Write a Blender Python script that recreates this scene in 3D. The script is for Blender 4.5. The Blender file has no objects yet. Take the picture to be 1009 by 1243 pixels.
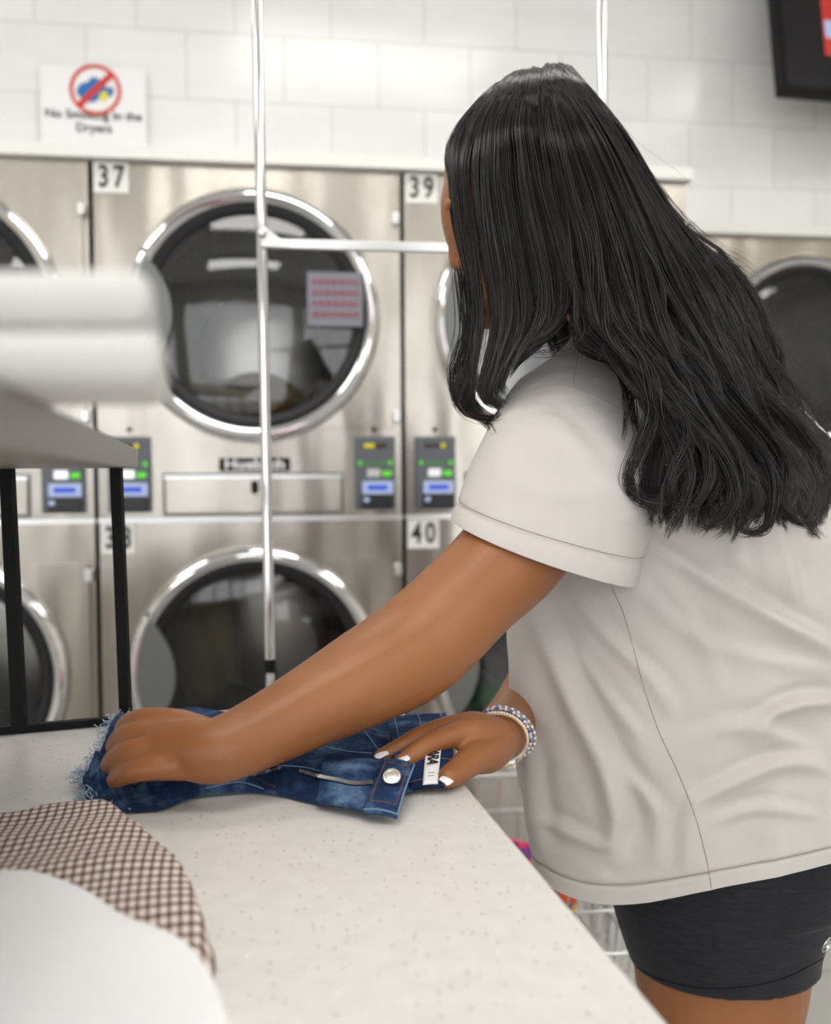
import bpy, bmesh, math, random
import numpy as np
from math import sin, cos, pi, radians, sqrt, atan, tan
from mathutils import Vector, Matrix
from mathutils.bvhtree import BVHTree
random.seed(7); rng = np.random.default_rng(7)
SC = bpy.context.scene; COL = SC.collection

# ------------------------------------------------------------------ camera geometry
F = 1200.0; PITCH = atan(51.5 / F); ROLL = -0.006; CAM = np.array([0, 0, 1.17])
def rx(a): return np.array([[1, 0, 0], [0, cos(a), -sin(a)], [0, sin(a), cos(a)]])
def rz(a): return np.array([[cos(a), -sin(a), 0], [sin(a), cos(a), 0], [0, 0, 1]])
RC = rx(pi / 2 - PITCH) @ rz(ROLL)
def ray(x, y): return RC @ np.array([(x - 504.5) / F, (621.5 - y) / F, -1.0])
def P(x, y, d): return CAM + ray(x, y) * d                 # measured position at a distance from the lens
def Z(x, y, z):                                            # where the sight line meets height z
    r = ray(x, y); return CAM + r * ((z - CAM[2]) / r[2])
def proj(q):
    v = (np.asarray(q) - CAM) @ RC
    return np.stack([504.5 + F * v[..., 0] / -v[..., 2], 621.5 - F * v[..., 1] / -v[..., 2], -v[..., 2]], -1)
WA = radians(8.3); WU = np.array([cos(WA), sin(WA), 0]); WN = np.array([sin(WA), -cos(WA), 0])
D1 = 2.683                                                 # front of the near dryer bank
def wallpt(x, y, D):
    r = ray(x, y); O = np.array([0, D, 0]); return CAM + r * (np.dot(O - CAM, WN) / np.dot(r, WN))

# ------------------------------------------------------------------ materials
def lin(c):
    return tuple(((v / 255) / 12.92 if v / 255 <= .04045 else ((v / 255 + .055) / 1.055) ** 2.4) for v in c) + (1.0,)
class MatB:
    def __init__(s, name):
        s.m = bpy.data.materials.new(name); s.m.use_nodes = True; s.n = s.m.node_tree.nodes; s.l = s.m.node_tree.links
        s.b = s.n['Principled BSDF']
    def N(s, t, **k):
        n = s.n.new(t)
        for a, v in k.items(): setattr(n, a, v)
        return n
    def L(s, a, b): s.l.new(a, b)
    def coord(s, which='Object', scale=(1, 1, 1), rot=(0, 0, 0)):
        t = s.N('ShaderNodeTexCoord'); m = s.N('ShaderNodeMapping'); s.L(t.outputs[which], m.inputs[0])
        m.inputs['Scale'].default_value = scale; m.inputs['Rotation'].default_value = rot; return m.outputs[0]
    def noise(s, vec, scale, detail=3, rough=.5):
        n = s.N('ShaderNodeTexNoise'); s.L(vec, n.inputs['Vector']); n.inputs['Scale'].default_value = scale
        n.inputs['Detail'].default_value = detail; n.inputs['Roughness'].default_value = rough; return n.outputs['Fac']
    def ramp(s, fac, stops):
        r = s.N('ShaderNodeValToRGB'); s.L(fac, r.inputs[0]); e = r.color_ramp.elements
        while len(e) < len(stops): e.new(.5)
        for i, (p, c) in enumerate(stops): e[i].position = p; e[i].color = c
        return r.outputs[0]
    def math(s, op, a, b=None):
        n = s.N('ShaderNodeMath', operation=op)
        for i, v in enumerate((a, b)):
            if v is None: continue
            if isinstance(v, (int, float)): n.inputs[i].default_value = v
            else: s.L(v, n.inputs[i])
        return n.outputs[0]
    def bump(s, h, strength=.3, dist=.002, prev=None):
        b = s.N('ShaderNodeBump'); s.L(h, b.inputs['Height']); b.inputs['Strength'].default_value = strength
        b.inputs['Distance'].default_value = dist
        if prev: s.L(prev, b.inputs['Normal'])
        s.L(b.outputs[0], s.b.inputs['Normal']); return b.outputs[0]
def simple(name, c, rough=.5, metal=0, spec=.5, **k):
    M = MatB(name); b = M.b; b.inputs['Base Color'].default_value = lin(c); b.inputs['Roughness'].default_value = rough
    b.inputs['Metallic'].default_value = metal; b.inputs['Specular IOR Level'].default_value = spec
    for a, v in k.items(): b.inputs[a.replace('_', ' ')].default_value = v
    return M
M = {}
M['chrome'] = simple('chrome', (225, 225, 228), .09, 1).m
M['satin'] = simple('satin_metal', (226, 226, 226), .28, 1).m
M['black'] = simple('black_paint', (9, 9, 10), .6, 0, .25).m
M['rubber'] = simple('black_rubber', (20, 20, 23), .55).m
M['grey_plastic'] = simple('grey_plastic', (92, 97, 104), .45).m
M['dark_plastic'] = simple('dark_plastic', (24, 25, 28), .35).m
M['grip'] = simple('grey_grip', (112, 114, 112), .4, .3).m
M['white_paint'] = simple('white_paint', (232, 232, 229), .45).m
M['paper'] = simple('white_paper', (240, 240, 242), .3).m
M['ink'] = simple('black_ink', (28, 28, 30), .5).m
M['red'] = simple('red_print', (205, 50, 42), .5).m
M['blue'] = simple('blue_print', (40, 105, 175), .5).m
M['yellow'] = simple('yellow_print', (225, 215, 70), .5).m
M['nail'] = simple('white_nail_polish', (246, 246, 248), .12).m
M['eye'] = simple('eye_white', (225, 220, 215), .2).m
M['button'] = simple('button_silver', (215, 208, 198), .22, 1).m
M['zip'] = simple('zip_metal', (190, 185, 175), .3, 1).m
M['thread_blue'] = simple('pale_fray', (160, 178, 200), .9).m
M['thread_white'] = simple('white_fray', (222, 228, 235), .9).m
M['stitch_blue'] = simple('stitch_blue', (120, 150, 185), .9).m
M['stitch_rust'] = simple('stitch_rust', (140, 92, 90), .9).m
M['shelf'] = simple('shelf_metal', (150, 147, 140), .32, 1).m
M['seam'] = simple('shirt_seam', (160, 150, 143), .9).m
M['lens'] = simple('led_off', (60, 40, 38), .3).m
def emis(name, c, s):
    m = simple(name, c, .4); m.b.inputs['Emission Color'].default_value = lin(c); m.b.inputs['Emission Strength'].default_value = s; return m.m
M['led_green'] = emis('led_green', (90, 205, 45), .45)
M['led_dim'] = emis('led_green_dim', (70, 135, 60), .15)
M['led_yellow'] = emis('led_yellow', (200, 190, 30), .35)
M['lcd'] = emis('lcd_pale', (165, 180, 215), .35)
M['lcd_text'] = emis('lcd_blue', (45, 80, 205), .4)
M['lamp'] = emis('lamp_diffuser', (255, 252, 247), 10.6)
def steel():
    K = MatB('brushed_steel'); v = K.coord('Object', (1, 1, 1))
    K.b.inputs['Metallic'].default_value = 1
    K.L(K.ramp(K.noise(K.coord('Object', (1.2, 1, .6)), 2.2, 2), [(.3, lin((158, 153, 146))), (.7, lin((194, 188, 179)))]), K.b.inputs['Base Color'])
    K.L(K.math('MULTIPLY_ADD', K.noise(K.coord('Object', (2, 2, 60)), 8, 3), .10), K.b.inputs['Roughness'])
    K.n[-1] if False else None
    for n in K.n:
        if n.type == 'MATH' and n.operation == 'MULTIPLY_ADD': n.inputs[1].default_value = .12; n.inputs[2].default_value = .17
    b1 = K.bump(K.noise(K.coord('Object', (3.0, 3.0, .9)), 1.5, 1.5), .55, .05)
    K.bump(K.noise(K.coord('Object', (6, 6, 300)), 6, 2), .05, .001, b1)
    return K.m
M['steel'] = steel()
def drumm():
    K = MatB('drum_metal'); K.b.inputs['Metallic'].default_value = .75; K.b.inputs['Roughness'].default_value = .42
    vo = K.N('ShaderNodeTexVoronoi'); K.L(K.coord('Object'), vo.inputs['Vector']); vo.inputs['Scale'].default_value = 55; vo.inputs['Randomness'].default_value = .1
    K.L(K.ramp(vo.outputs['Distance'], [(.25, lin((14, 14, 15))), (.4, lin((118, 118, 116)))]), K.b.inputs['Base Color']); return K.m
M['drum'] = drumm()
def tile(name, c1, c2, mortar, w, h, rough, msize=.004, coords='Object', rot=(pi / 2, 0, 0)):
    K = MatB(name); br = K.N('ShaderNodeTexBrick'); K.L(K.coord(coords, (1, 1, 1), rot), br.inputs['Vector'])
    br.inputs['Scale'].default_value = 1; br.inputs['Brick Width'].default_value = w; br.inputs['Row Height'].default_value = h
    br.inputs['Mortar Size'].default_value = msize; br.inputs['Color1'].default_value = lin(c1); br.inputs['Color2'].default_value = lin(c2)
    br.inputs['Mortar'].default_value = lin(mortar); br.inputs['Mortar Smooth'].default_value = .2
    mx = K.N('ShaderNodeMix', data_type='RGBA', blend_type='MULTIPLY'); mx.inputs[0].default_value = 1
    K.L(br.outputs['Color'], mx.inputs[6])
    K.L(K.ramp(K.noise(K.coord(coords, (1, 1, 3)), 2.5, 5, .6), [(.35, (.94, .94, .94, 1)), (.6, (1, 1, 1, 1))]), mx.inputs[7])
    K.L(mx.outputs[2], K.b.inputs['Base Color']); K.b.inputs['Roughness'].default_value = rough
    inv = K.math('SUBTRACT', 1.0, br.outputs['Fac']); K.bump(inv, .4, .002); return K.m
M['tile'] = tile('white_wall_tile', (240, 240, 239), (235, 235, 234), (222, 222, 221), .31, .215, .16)
M['floor'] = tile('floor_tile', (190, 189, 186), (182, 181, 178), (150, 149, 146), .45, .45, .3, .005, rot=(0, 0, 0))
def wallpaint():
    K = MatB('wall_paint'); K.L(K.ramp(K.noise(K.coord('Object'), 1.2, 2), [(.3, lin((226, 220, 210))), (.7, lin((234, 230, 222)))]), K.b.inputs['Base Color']); K.b.inputs['Roughness'].default_value = .7; return K.m
M['wall'] = wallpaint()
def quartz():
    K = MatB('quartz_counter'); v = K.coord('Object')
    base = K.ramp(K.noise(v, 60, 4), [(.3, lin((222, 220, 217))), (.7, lin((230, 228, 225)))])
    vo = K.N('ShaderNodeTexVoronoi'); K.L(v, vo.inputs['Vector']); vo.inputs['Scale'].default_value = 150
    sp = K.math('MULTIPLY', K.math('LESS_THAN', vo.outputs['Distance'], .16), K.math('GREATER_THAN', K.N('ShaderNodeSeparateColor').outputs[0], .5))
    sepc = [n for n in K.n if n.type == 'SEPARATE_COLOR'][0]; K.L(vo.outputs['Color'], sepc.inputs[0])
    mx = K.N('ShaderNodeMix', data_type='RGBA'); K.L(sp, mx.inputs[0]); K.L(base, mx.inputs[6]); mx.inputs[7].default_value = lin((172, 166, 158))
    vo2 = K.N('ShaderNodeTexVoronoi'); K.L(v, vo2.inputs['Vector']); vo2.inputs['Scale'].default_value = 70
    sc2 = K.N('ShaderNodeSeparateColor'); K.L(vo2.outputs['Color'], sc2.inputs[0])
    sp2 = K.math('MULTIPLY', K.math('LESS_THAN', vo2.outputs['Distance'], .09), K.math('GREATER_THAN', sc2.outputs[1], .72))
    mx2 = K.N('ShaderNodeMix', data_type='RGBA'); K.L(sp2, mx2.inputs[0]); K.L(mx.outputs[2], mx2.inputs[6]); mx2.inputs[7].default_value = lin((245, 244, 240))
    K.L(mx2.outputs[2], K.b.inputs['Base Color']); K.b.inputs['Roughness'].default_value = .3; return K.m
M['quartz'] = quartz()
def cloth(name, c1, c2, scale=220, bump=.25, rough=.9, dist=.0006, lowsc=6):
    K = MatB(name); v = K.coord('Object')
    K.L(K.ramp(K.noise(v, lowsc, 4), [(.3, lin(c1)), (.7, lin(c2))]), K.b.inputs['Base Color'])
    K.b.inputs['Roughness'].default_value = rough; K.b.inputs['Specular IOR Level'].default_value = .2
    K.b.inputs['Sheen Weight'].default_value = .08
    b1 = K.bump(K.noise(v, 28, 3), .25, .004)
    K.bump(K.noise(v, scale * 4, 3), bump, dist, b1); return K.m
M['shirt'] = cloth('stone_cotton', (194, 189, 186), (202, 197, 193), 260)
M['white_cloth'] = cloth('white_cotton', (246, 246, 249), (251, 251, 253), 150)
M['towel'] = cloth('towel_cotton', (206, 206, 204), (214, 214, 212), 150)
M['pink'] = cloth('pink_cotton', (226, 60, 120), (235, 85, 140))
M['navy'] = cloth('navy_cotton', (26, 30, 46), (42, 48, 68))
M['olive'] = cloth('olive_cotton', (108, 96, 66), (150, 136, 100))
M['green'] = cloth('green_cotton', (5, 165, 90), (15, 185, 110))
M['dark'] = cloth('black_cotton', (24, 24, 26), (36, 36, 38))
def patterned():
    K = MatB('bright_print'); vo = K.N('ShaderNodeTexVoronoi'); K.L(K.coord('Object'), vo.inputs['Vector']); vo.inputs['Scale'].default_value = 38
    s = K.N('ShaderNodeSeparateColor'); K.L(vo.outputs['Color'], s.inputs[0])
    r = K.N('ShaderNodeValToRGB'); K.L(s.outputs[0], r.inputs[0]); r.color_ramp.interpolation = 'CONSTANT'; e = r.color_ramp.elements
    cs = [(232, 92, 40), (30, 140, 200), (240, 190, 50), (215, 50, 110), (35, 30, 60), (120, 60, 130)]
    while len(e) < 6: e.new(.5)
    for i, c in enumerate(cs): e[i].position = i / 6; e[i].color = lin(c)
    K.L(r.outputs[0], K.b.inputs['Base Color']); K.b.inputs['Roughness'].default_value = .9; return K.m
M['print'] = patterned()
def shorts_m():
    K = MatB('charcoal_stretch'); v = K.coord('Object', (1, 1, 9))
    K.L(K.ramp(K.noise(v, 42, 5, .7), [(.35, lin((22, 24, 31))), (.7, lin((42, 44, 53)))]), K.b.inputs['Base Color'])
    K.b.inputs['Roughness'].default_value = .7; K.b.inputs['Specular IOR Level'].default_value = .3; K.b.inputs['Sheen Weight'].default_value = .1
    K.bump(K.noise(v, 60, 3), .3, .001); return K.m
M['stretch'] = shorts_m()
def skin():
    K = MatB('brown_skin'); v = K.coord('Object')
    K.L(K.ramp(K.noise(v, 9, 4), [(.3, lin((146, 92, 54))), (.7, lin((163, 106, 65)))]), K.b.inputs['Base Color'])
    K.b.inputs['Roughness'].default_value = .42; K.b.inputs['Subsurface Weight'].default_value = .12
    K.b.inputs['Subsurface Radius'].default_value = (.012, .005, .003); K.b.inputs['Subsurface Scale'].default_value = .5
    K.bump(K.noise(v, 420, 3), .18, .0006); return K.m
M['skin'] = skin()
M['lip'] = simple('lip', (150, 80, 72), .35).m
def hairm():
    K = MatB('black_brown_hair'); v = K.coord('Object'); at = K.N('ShaderNodeAttribute'); at.attribute_name = 'tone'
    K.L(K.ramp(at.outputs['Fac'], [(0, lin((5, 5, 6))), (.55, lin((17, 12, 12))), (.88, lin((46, 33, 29))), (1, lin((84, 62, 54)))]), K.b.inputs['Base Color'])
    K.b.inputs['Roughness'].default_value = .26; K.L(K.ramp(at.outputs['Fac'], [(0, (.3, .3, .3, 1)), (.7, (.8, .8, .8, 1))]), K.b.inputs['Specular IOR Level'])
    return K.m
M['hair'] = hairm()
def denim():
    K = MatB('washed_denim'); v = K.coord('Object')
    a = K.noise(v, 26, 5, .65); c = K.ramp(a, [(.3, lin((20, 31, 56))), (.5, lin((42, 64, 102))), (.72, lin((108, 138, 172)))])
    wv = K.noise(K.coord('Object', (1, 1, 1), (0, 0, .7)), 900, 2)
    mx = K.N('ShaderNodeMix', data_type='RGBA', blend_type='MULTIPLY'); mx.inputs[0].default_value = .6; K.L(c, mx.inputs[6])
    K.L(K.ramp(wv, [(.35, (.5, .5, .5, 1)), (.65, (1.3, 1.3, 1.3, 1))]), mx.inputs[7]); K.L(mx.outputs[2], K.b.inputs['Base Color'])
    K.b.inputs['Roughness'].default_value = .92; K.b.inputs['Specular IOR Level'].default_value = .15
    b1 = K.bump(K.noise(v, 70, 4), .5, .004); K.bump(wv, .4, .0007, b1); return K.m
M['denim'] = denim()
def denim_dark():
    K = MatB('dark_denim'); v = K.coord('Object')
    K.L(K.ramp(K.noise(v, 30, 5, .6), [(.3, lin((16, 26, 50))), (.7, lin((34, 56, 96)))]), K.b.inputs['Base Color'])
    K.b.inputs['Roughness'].default_value = .95; K.b.inputs['Specular IOR Level'].default_value = .15
    K.bump(K.noise(v, 90, 4), .5, .003); return K.m
M['denim_dark'] = denim_dark()
def gingham():
    K = MatB('brown_gingham'); sx = K.N('ShaderNodeSeparateXYZ'); tc = K.N('ShaderNodeTexCoord')
    nz = K.N('ShaderNodeTexNoise'); nz.inputs['Scale'].default_value = 5; K.L(tc.outputs['UV'], nz.inputs['Vector'])
    mixv = K.N('ShaderNodeVectorMath', operation='MULTIPLY_ADD'); K.L(nz.outputs['Color'], mixv.inputs[0]); mixv.inputs[1].default_value = (.02, .02, 0); K.L(tc.outputs['UV'], mixv.inputs[2])
    K.L(mixv.outputs[0], sx.inputs[0]); per = .0060
    def stripe(o): return K.math('SMOOTH_MIN', K.math('MAXIMUM', K.math('MULTIPLY', K.math('SUBTRACT', K.math('ABSOLUTE', K.math('SUBTRACT', K.math('FRACT', K.math('DIVIDE', o, per)), .5)), .27), 14), 0.0), 1.0)
    u = stripe(sx.outputs[0]); w = stripe(sx.outputs[1]); s = K.math('MULTIPLY', K.math('ADD', u, w), .5)
    K.L(K.ramp(s, [(0, lin((226, 216, 210))), (.5, lin((148, 124, 116))), (1, lin((84, 60, 56)))]), K.b.inputs['Base Color'])
    K.b.inputs['Roughness'].default_value = .9; K.b.inputs['Specular IOR Level'].default_value = .2; return K.m
M['gingham'] = gingham()
def glassm(name, tint=(1, 1, 1, 1), mixf=.82, rough=.02):
    K = MatB(name); out = K.n['Material Output']; t = K.N('ShaderNodeBsdfTransparent'); t.inputs[0].default_value = tint
    g = K.N('ShaderNodeBsdfGlossy'); g.inputs['Roughness'].default_value = rough; mx = K.N('ShaderNodeMixShader')
    fr = K.N('ShaderNodeFresnel'); fr.inputs[0].default_value = 1.6
    K.L(K.math('ADD', fr.outputs[0], .025), mx.inputs[0]); K.L(t.outputs[0], mx.inputs[1]); K.L(g.outputs[0], mx.inputs[2]); K.L(mx.outputs[0], out.inputs[0]); K.n.remove(K.b); return K.m
M['glass'] = glassm('door_glass', (.62, .62, .6, 1))
M['clear'] = glassm('clear_plastic', (.97, .97, .97, 1))
M['screen'] = simple('tv_screen', (24, 24, 28), .16).m

# ------------------------------------------------------------------ mesh helpers
class MB:
    def __init__(s): s.v = []; s.f = []; s.uv = None
    def add(s, v, f):
        o = len(s.v); s.v += [tuple(map(float, q)) for q in v]; s.f += [tuple(i + o for i in q) for q in f]; return s
    def box(s, a, b):
        x0, y0, z0 = a; x1, y1, z1 = b
        return s.add([(x0, y0, z0), (x1, y0, z0), (x1, y1, z0), (x0, y1, z0), (x0, y0, z1), (x1, y0, z1), (x1, y1, z1), (x0, y1, z1)],
                     [(0, 3, 2, 1), (4, 5, 6, 7), (0, 1, 5, 4), (1, 2, 6, 5), (2, 3, 7, 6), (3, 0, 4, 7)])
    def prism(s, poly, z0, z1):
        n = len(poly); return s.add([(x, y, z0) for x, y in poly] + [(x, y, z1) for x, y in poly],
            [tuple(range(n))[::-1], tuple(range(n, 2 * n))] + [(i, (i + 1) % n, n + (i + 1) % n, n + i) for i in range(n)])
    def prism_y(s, poly, y0, y1):      # outline in x, z
        n = len(poly); return s.add([(x, y0, z) for x, z in poly] + [(x, y1, z) for x, z in poly],
            [tuple(range(n)), tuple(range(n, 2 * n))[::-1]] + [(i, n + i, n + (i + 1) % n, (i + 1) % n) for i in range(n)])
    def loft(s, rings, cap=True, closed=False):
        k = len(rings); n = len(rings[0]); v = [p for r in rings for p in r]; f = []
        for i in range(k if closed else k - 1):
            for j in range(n):
                f.append((i * n + j, i * n + (j + 1) % n, ((i + 1) % k) * n + (j + 1) % n, ((i + 1) % k) * n + j))
        if cap and not closed: f += [tuple(range(n))[::-1], tuple(range((k - 1) * n, k * n))]
        return s.add(v, f)
    def tube(s, pts, r, n=10, cap=True, round_=False, flat=1.0, side=None):
        pts = [np.array(p, float) for p in pts]; k = len(pts); r = [r] * k if isinstance(r, (int, float)) else list(r)
        if round_:
            a = pts[0] - pts[1]; a /= np.linalg.norm(a); b = pts[-1] - pts[-2]; b /= np.linalg.norm(b)
            pts = [pts[0] + a * r[0] * c for c in (.95, .7, .38)] + pts + [pts[-1] + b * r[-1] * c for c in (.38, .7, .95)]
            r = [r[0] * c for c in (.3, .71, .92)] + r + [r[-1] * c for c in (.92, .71, .3)]; k = len(pts)
        rings = []; prev = None
        for i in range(k):
            t = pts[min(i + 1, k - 1)] - pts[max(i - 1, 0)]; t /= np.linalg.norm(t) + 1e-12
            if prev is None:
                u = np.array(side, float) if side is not None else (np.array([0, 0, 1.]) if abs(t[2]) < .9 else np.array([1., 0, 0]))
            else: u = prev
            u = u - t * np.dot(u, t); u /= np.linalg.norm(u) + 1e-12; prev = u; w = np.cross(t, u)
            rings.append([pts[i] + r[i] * (cos(2 * pi * j / n) * u + flat * sin(2 * pi * j / n) * w) for j in range(n)])
        return s.loft(rings, cap)
    def lathe_y(s, prof, cx, cz, n=96, closed=False):      # profile (radius, y) turned about an axis along y
        rings = [[(cx + r * cos(2 * pi * j / n), y, cz + r * sin(2 * pi * j / n)) for j in range(n)] for r, y in prof]
        k = len(rings)
        return s.loft(rings, False, closed)
    def ellip(s, c, ax, n=24, m=14):                       # ax: three axis vectors
        ax = [np.array(a, float) for a in ax]; rings = []
        for i in range(1, m):
            t = pi * i / m; rings.append([np.array(c) + ax[2] * cos(t) + sin(t) * (ax[0] * cos(2 * pi * j / n) + ax[1] * sin(2 * pi * j / n)) for j in range(n)])
        return s.loft(rings, True)
    def build(s, name, mat, parent=None, smooth=True, bevel=0, seg=2, angle=40):
        me = bpy.data.meshes.new(name); me.from_pydata(s.v, [], s.f); me.update()
        bm = bmesh.new(); bm.from_mesh(me); bmesh.ops.recalc_face_normals(bm, faces=bm.faces); bm.to_mesh(me); bm.free()
        return link(name, me, mat, parent, smooth, bevel, seg, angle)
def link(name, me, mat, parent=None, smooth=True, bevel=0, seg=2, angle=40):
    o = bpy.data.objects.new(name, me); COL.objects.link(o)
    if mat is not None: me.materials.append(mat)
    if parent is not None: o.parent = parent
    if bevel:
        b = o.modifiers.new('edge', 'BEVEL'); b.width = bevel; b.segments = seg; b.limit_method = 'ANGLE'; b.angle_limit = radians(35)
    if smooth:
        me.polygons.foreach_set('use_smooth', [True] * len(me.polygons))
        if angle: me.set_sharp_from_angle(angle=radians(angle))
    return o
def thing(name, label, cat, loc=(0, 0, 0), rot=0, group=None):
    o = bpy.data.objects.new(name, None); COL.objects.link(o); o.empty_display_size = .1
    o.location = loc; o.rotation_euler = (0, 0, rot); return tag(o, label, cat, group)
def tag(o, label, cat, group=None):
    o['label'] = label; o['category'] = cat
    if group: o['group'] = group
    return o
def struct(o): o['kind'] = 'structure'; return o
def txt(s, size, name, mat, parent, loc, rot=(pi / 2, 0, 0), extrude=.0008, bold=.0, align='CENTER', spacing=1.0, xs=1.0):
    c = bpy.data.curves.new(name, 'FONT'); c.body = s; c.size = size; c.extrude = extrude; c.offset = bold; c.align_x = align; c.align_y = 'CENTER'; c.space_character = spacing; c.resolution_u = 3
    t = bpy.data.objects.new(name, c); COL.objects.link(t); dg = bpy.context.evaluated_depsgraph_get(); dg.update()
    me = bpy.data.meshes.new_from_object(t.evaluated_get(dg)); bpy.data.objects.remove(t)
    if xs != 1: me.transform(Matrix.Diagonal((xs, 1, 1, 1)))
    me.materials.clear(); o = link(name, me, mat, parent, False); o.location = loc; o.rotation_euler = rot; return o
def copy_tree(o, parent=None):
    c = o.copy(); COL.objects.link(c)
    if parent is not None: c.parent = parent
    for ch in list(o.children): copy_tree(ch, c)
    return c
def spline(pts, n):                                        # Catmull-Rom through the points
    p = np.array(pts, float); k = len(p); t = np.linspace(0, k - 1, n); i = np.clip(t.astype(int), 0, k - 2); u = (t - i)[:, None]
    g = lambda j: p[np.clip(j, 0, k - 1)]
    a, b, c, d = g(i - 1), g(i), g(i + 1), g(i + 2)
    return .5 * (2 * b + (c - a) * u + (2 * a - 5 * b + 4 * c - d) * u ** 2 + (3 * b - a - 3 * c + d) * u ** 3)

# ------------------------------------------------------------------ the room
D2 = float(3.34)
HC = 3.15
def panel(name, a, b, z0, z1, th, mat):                    # a wall standing on line a-b
    a = np.array(a); b = np.array(b); L = np.linalg.norm(b - a); o = MB().box((0, 0, z0), (L, th, z1)).build(name, mat, None, False)
    o.location = (a[0], a[1], 0); o.rotation_euler = (0, 0, math.atan2(b[1] - a[1], b[0] - a[0])); return struct(o)
def wl(u, D): q = np.array([0, D, 0]) + WU * u; return q[:2]
struct(MB().box((-4.4, -3.6, -.05), (4.4, 4.6, 0)).build('floor', M['floor'], None, False))
struct(MB().box((-4.4, -3.6, HC), (4.4, 4.6, HC + .05)).build('ceiling', M['white_paint'], None, False))
panel('wall_back', wl(-4.3, D2 + .82), wl(4.0, D2 + .82), 0, HC, .1, M['tile'])
panel('wall_bulkhead', wl(-4.3, D2 + .0), wl(4.0, D2 + .0), 1.968, HC, .1, M['tile'])
panel('wall_left', (-4.2, -3.4), (-4.2, 3.5), 0, HC, .1, M['wall'])
panel('wall_right', (4.0, 4.4), (4.0, -3.4), 0, HC, .1, M['wall'])
wf = MB()
for a, b in (((-4.2, 0), (4.0, .45)), ((-4.2, 2.75), (4.0, HC)), ((-4.2, .45), (-3.8, 2.75)), ((-1.35, .45), (-1.15, 2.75)), ((1.15, .45), (1.35, 2.75)), ((3.6, .45), (4.0, 2.75))):
    wf.box((a[0], -3.5, a[1]), (b[0], -3.4, b[1]))
struct(wf.build('wall_front', M['wall'], None, False))
for i, (x0, x1) in enumerate(((-3.8, -1.35), (-1.15, 1.15), (1.35, 3.6))):
    w = MB()
    for a, b in (((x0, .45), (x0 + .06, 2.75)), ((x1 - .06, .45), (x1, 2.75)), ((x0, .45), (x1, .51)), ((x0, 2.69), (x1, 2.75)), (((x0 + x1) / 2 - .03, .5), ((x0 + x1) / 2 + .03, 2.7))):
        w.box((a[0], -3.48, a[1]), (b[0], -3.42, b[1]))
    w = struct(w.build('window_%d' % (i + 1), M['satin'], None, False))
    MB().box((x0 + .05, -3.455, .5), (x1 - .05, -3.449, 2.7)).build('pane', M['clear'], w, False)
# storefront daylight, one lamp filling each window opening
    L = bpy.data.lights.new('daylight', 'AREA'); L.shape = 'RECTANGLE'; L.size = x1 - x0 - .1; L.size_y = 2.2; L.energy = 42; L.color = (1, .995, .985)
    lo = bpy.data.objects.new('window_daylight', L); COL.objects.link(lo); lo.location = ((x0 + x1) / 2, -3.40, 1.6); lo.rotation_euler = (radians(90), 0, 0)
# ceiling light panels
for i, (x, y) in enumerate(((-2.6, -1.9), (0, -1.9), (2.6, -1.9), (-2.6, 0), (0, .1), (2.6, 0), (-2.2, 1.75), (0.15, 1.9), (2.4, 2.0))):
    w = ['by the left wall', 'in the middle', 'by the right wall'][i % 3]; r = ['nearest the storefront windows', 'over the middle of the room', 'in front of the dryers'][i // 3]
    t = thing('ceiling_light', 'white square ceiling light panel %s %s' % (r, w), 'light', (x, y, HC - .001), 0, 'ceiling light panels')
    MB().box((-.62, -.32, -.05), (.62, .32, 0)).build('frame', M['white_paint'], t, False)
    MB().box((-.58, -.28, -.056), (.58, .28, -.0505)).build('diffuser', M['lamp'], t, False)

# ------------------------------------------------------------------ dryers
def plate_hole(mb, x0, x1, z0, z1, cx, cz, r, y, n=96):
    ang = [2 * pi * i / n for i in range(n)]
    for X, Zc in ((x0, z0), (x1, z0), (x1, z1), (x0, z1)): ang.append(math.atan2(Zc - cz, X - cx) % (2 * pi))
    ang = sorted(set(ang)); inn = []; out = []
    for a in ang:
        c, s = cos(a), sin(a); t = min([((x1 if c > 0 else x0) - cx) / c if abs(c) > 1e-9 else 9e9, ((z1 if s > 0 else z0) - cz) / s if abs(s) > 1e-9 else 9e9])
        inn.append((cx + r * c, y, cz + r * s)); out.append((cx + t * c, y, cz + t * s))
    k = len(ang); mb.add(inn + out, [(i, (i + 1) % k, k + (i + 1) % k, k + i) for i in range(k)])
def arc(cx, cz, r, a0, a1, n): return [(cx + r * cos(radians(a0 + (a1 - a0) * i / n)), cz + r * sin(radians(a0 + (a1 - a0) * i / n))) for i in range(n + 1)]
R0 = .325
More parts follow.
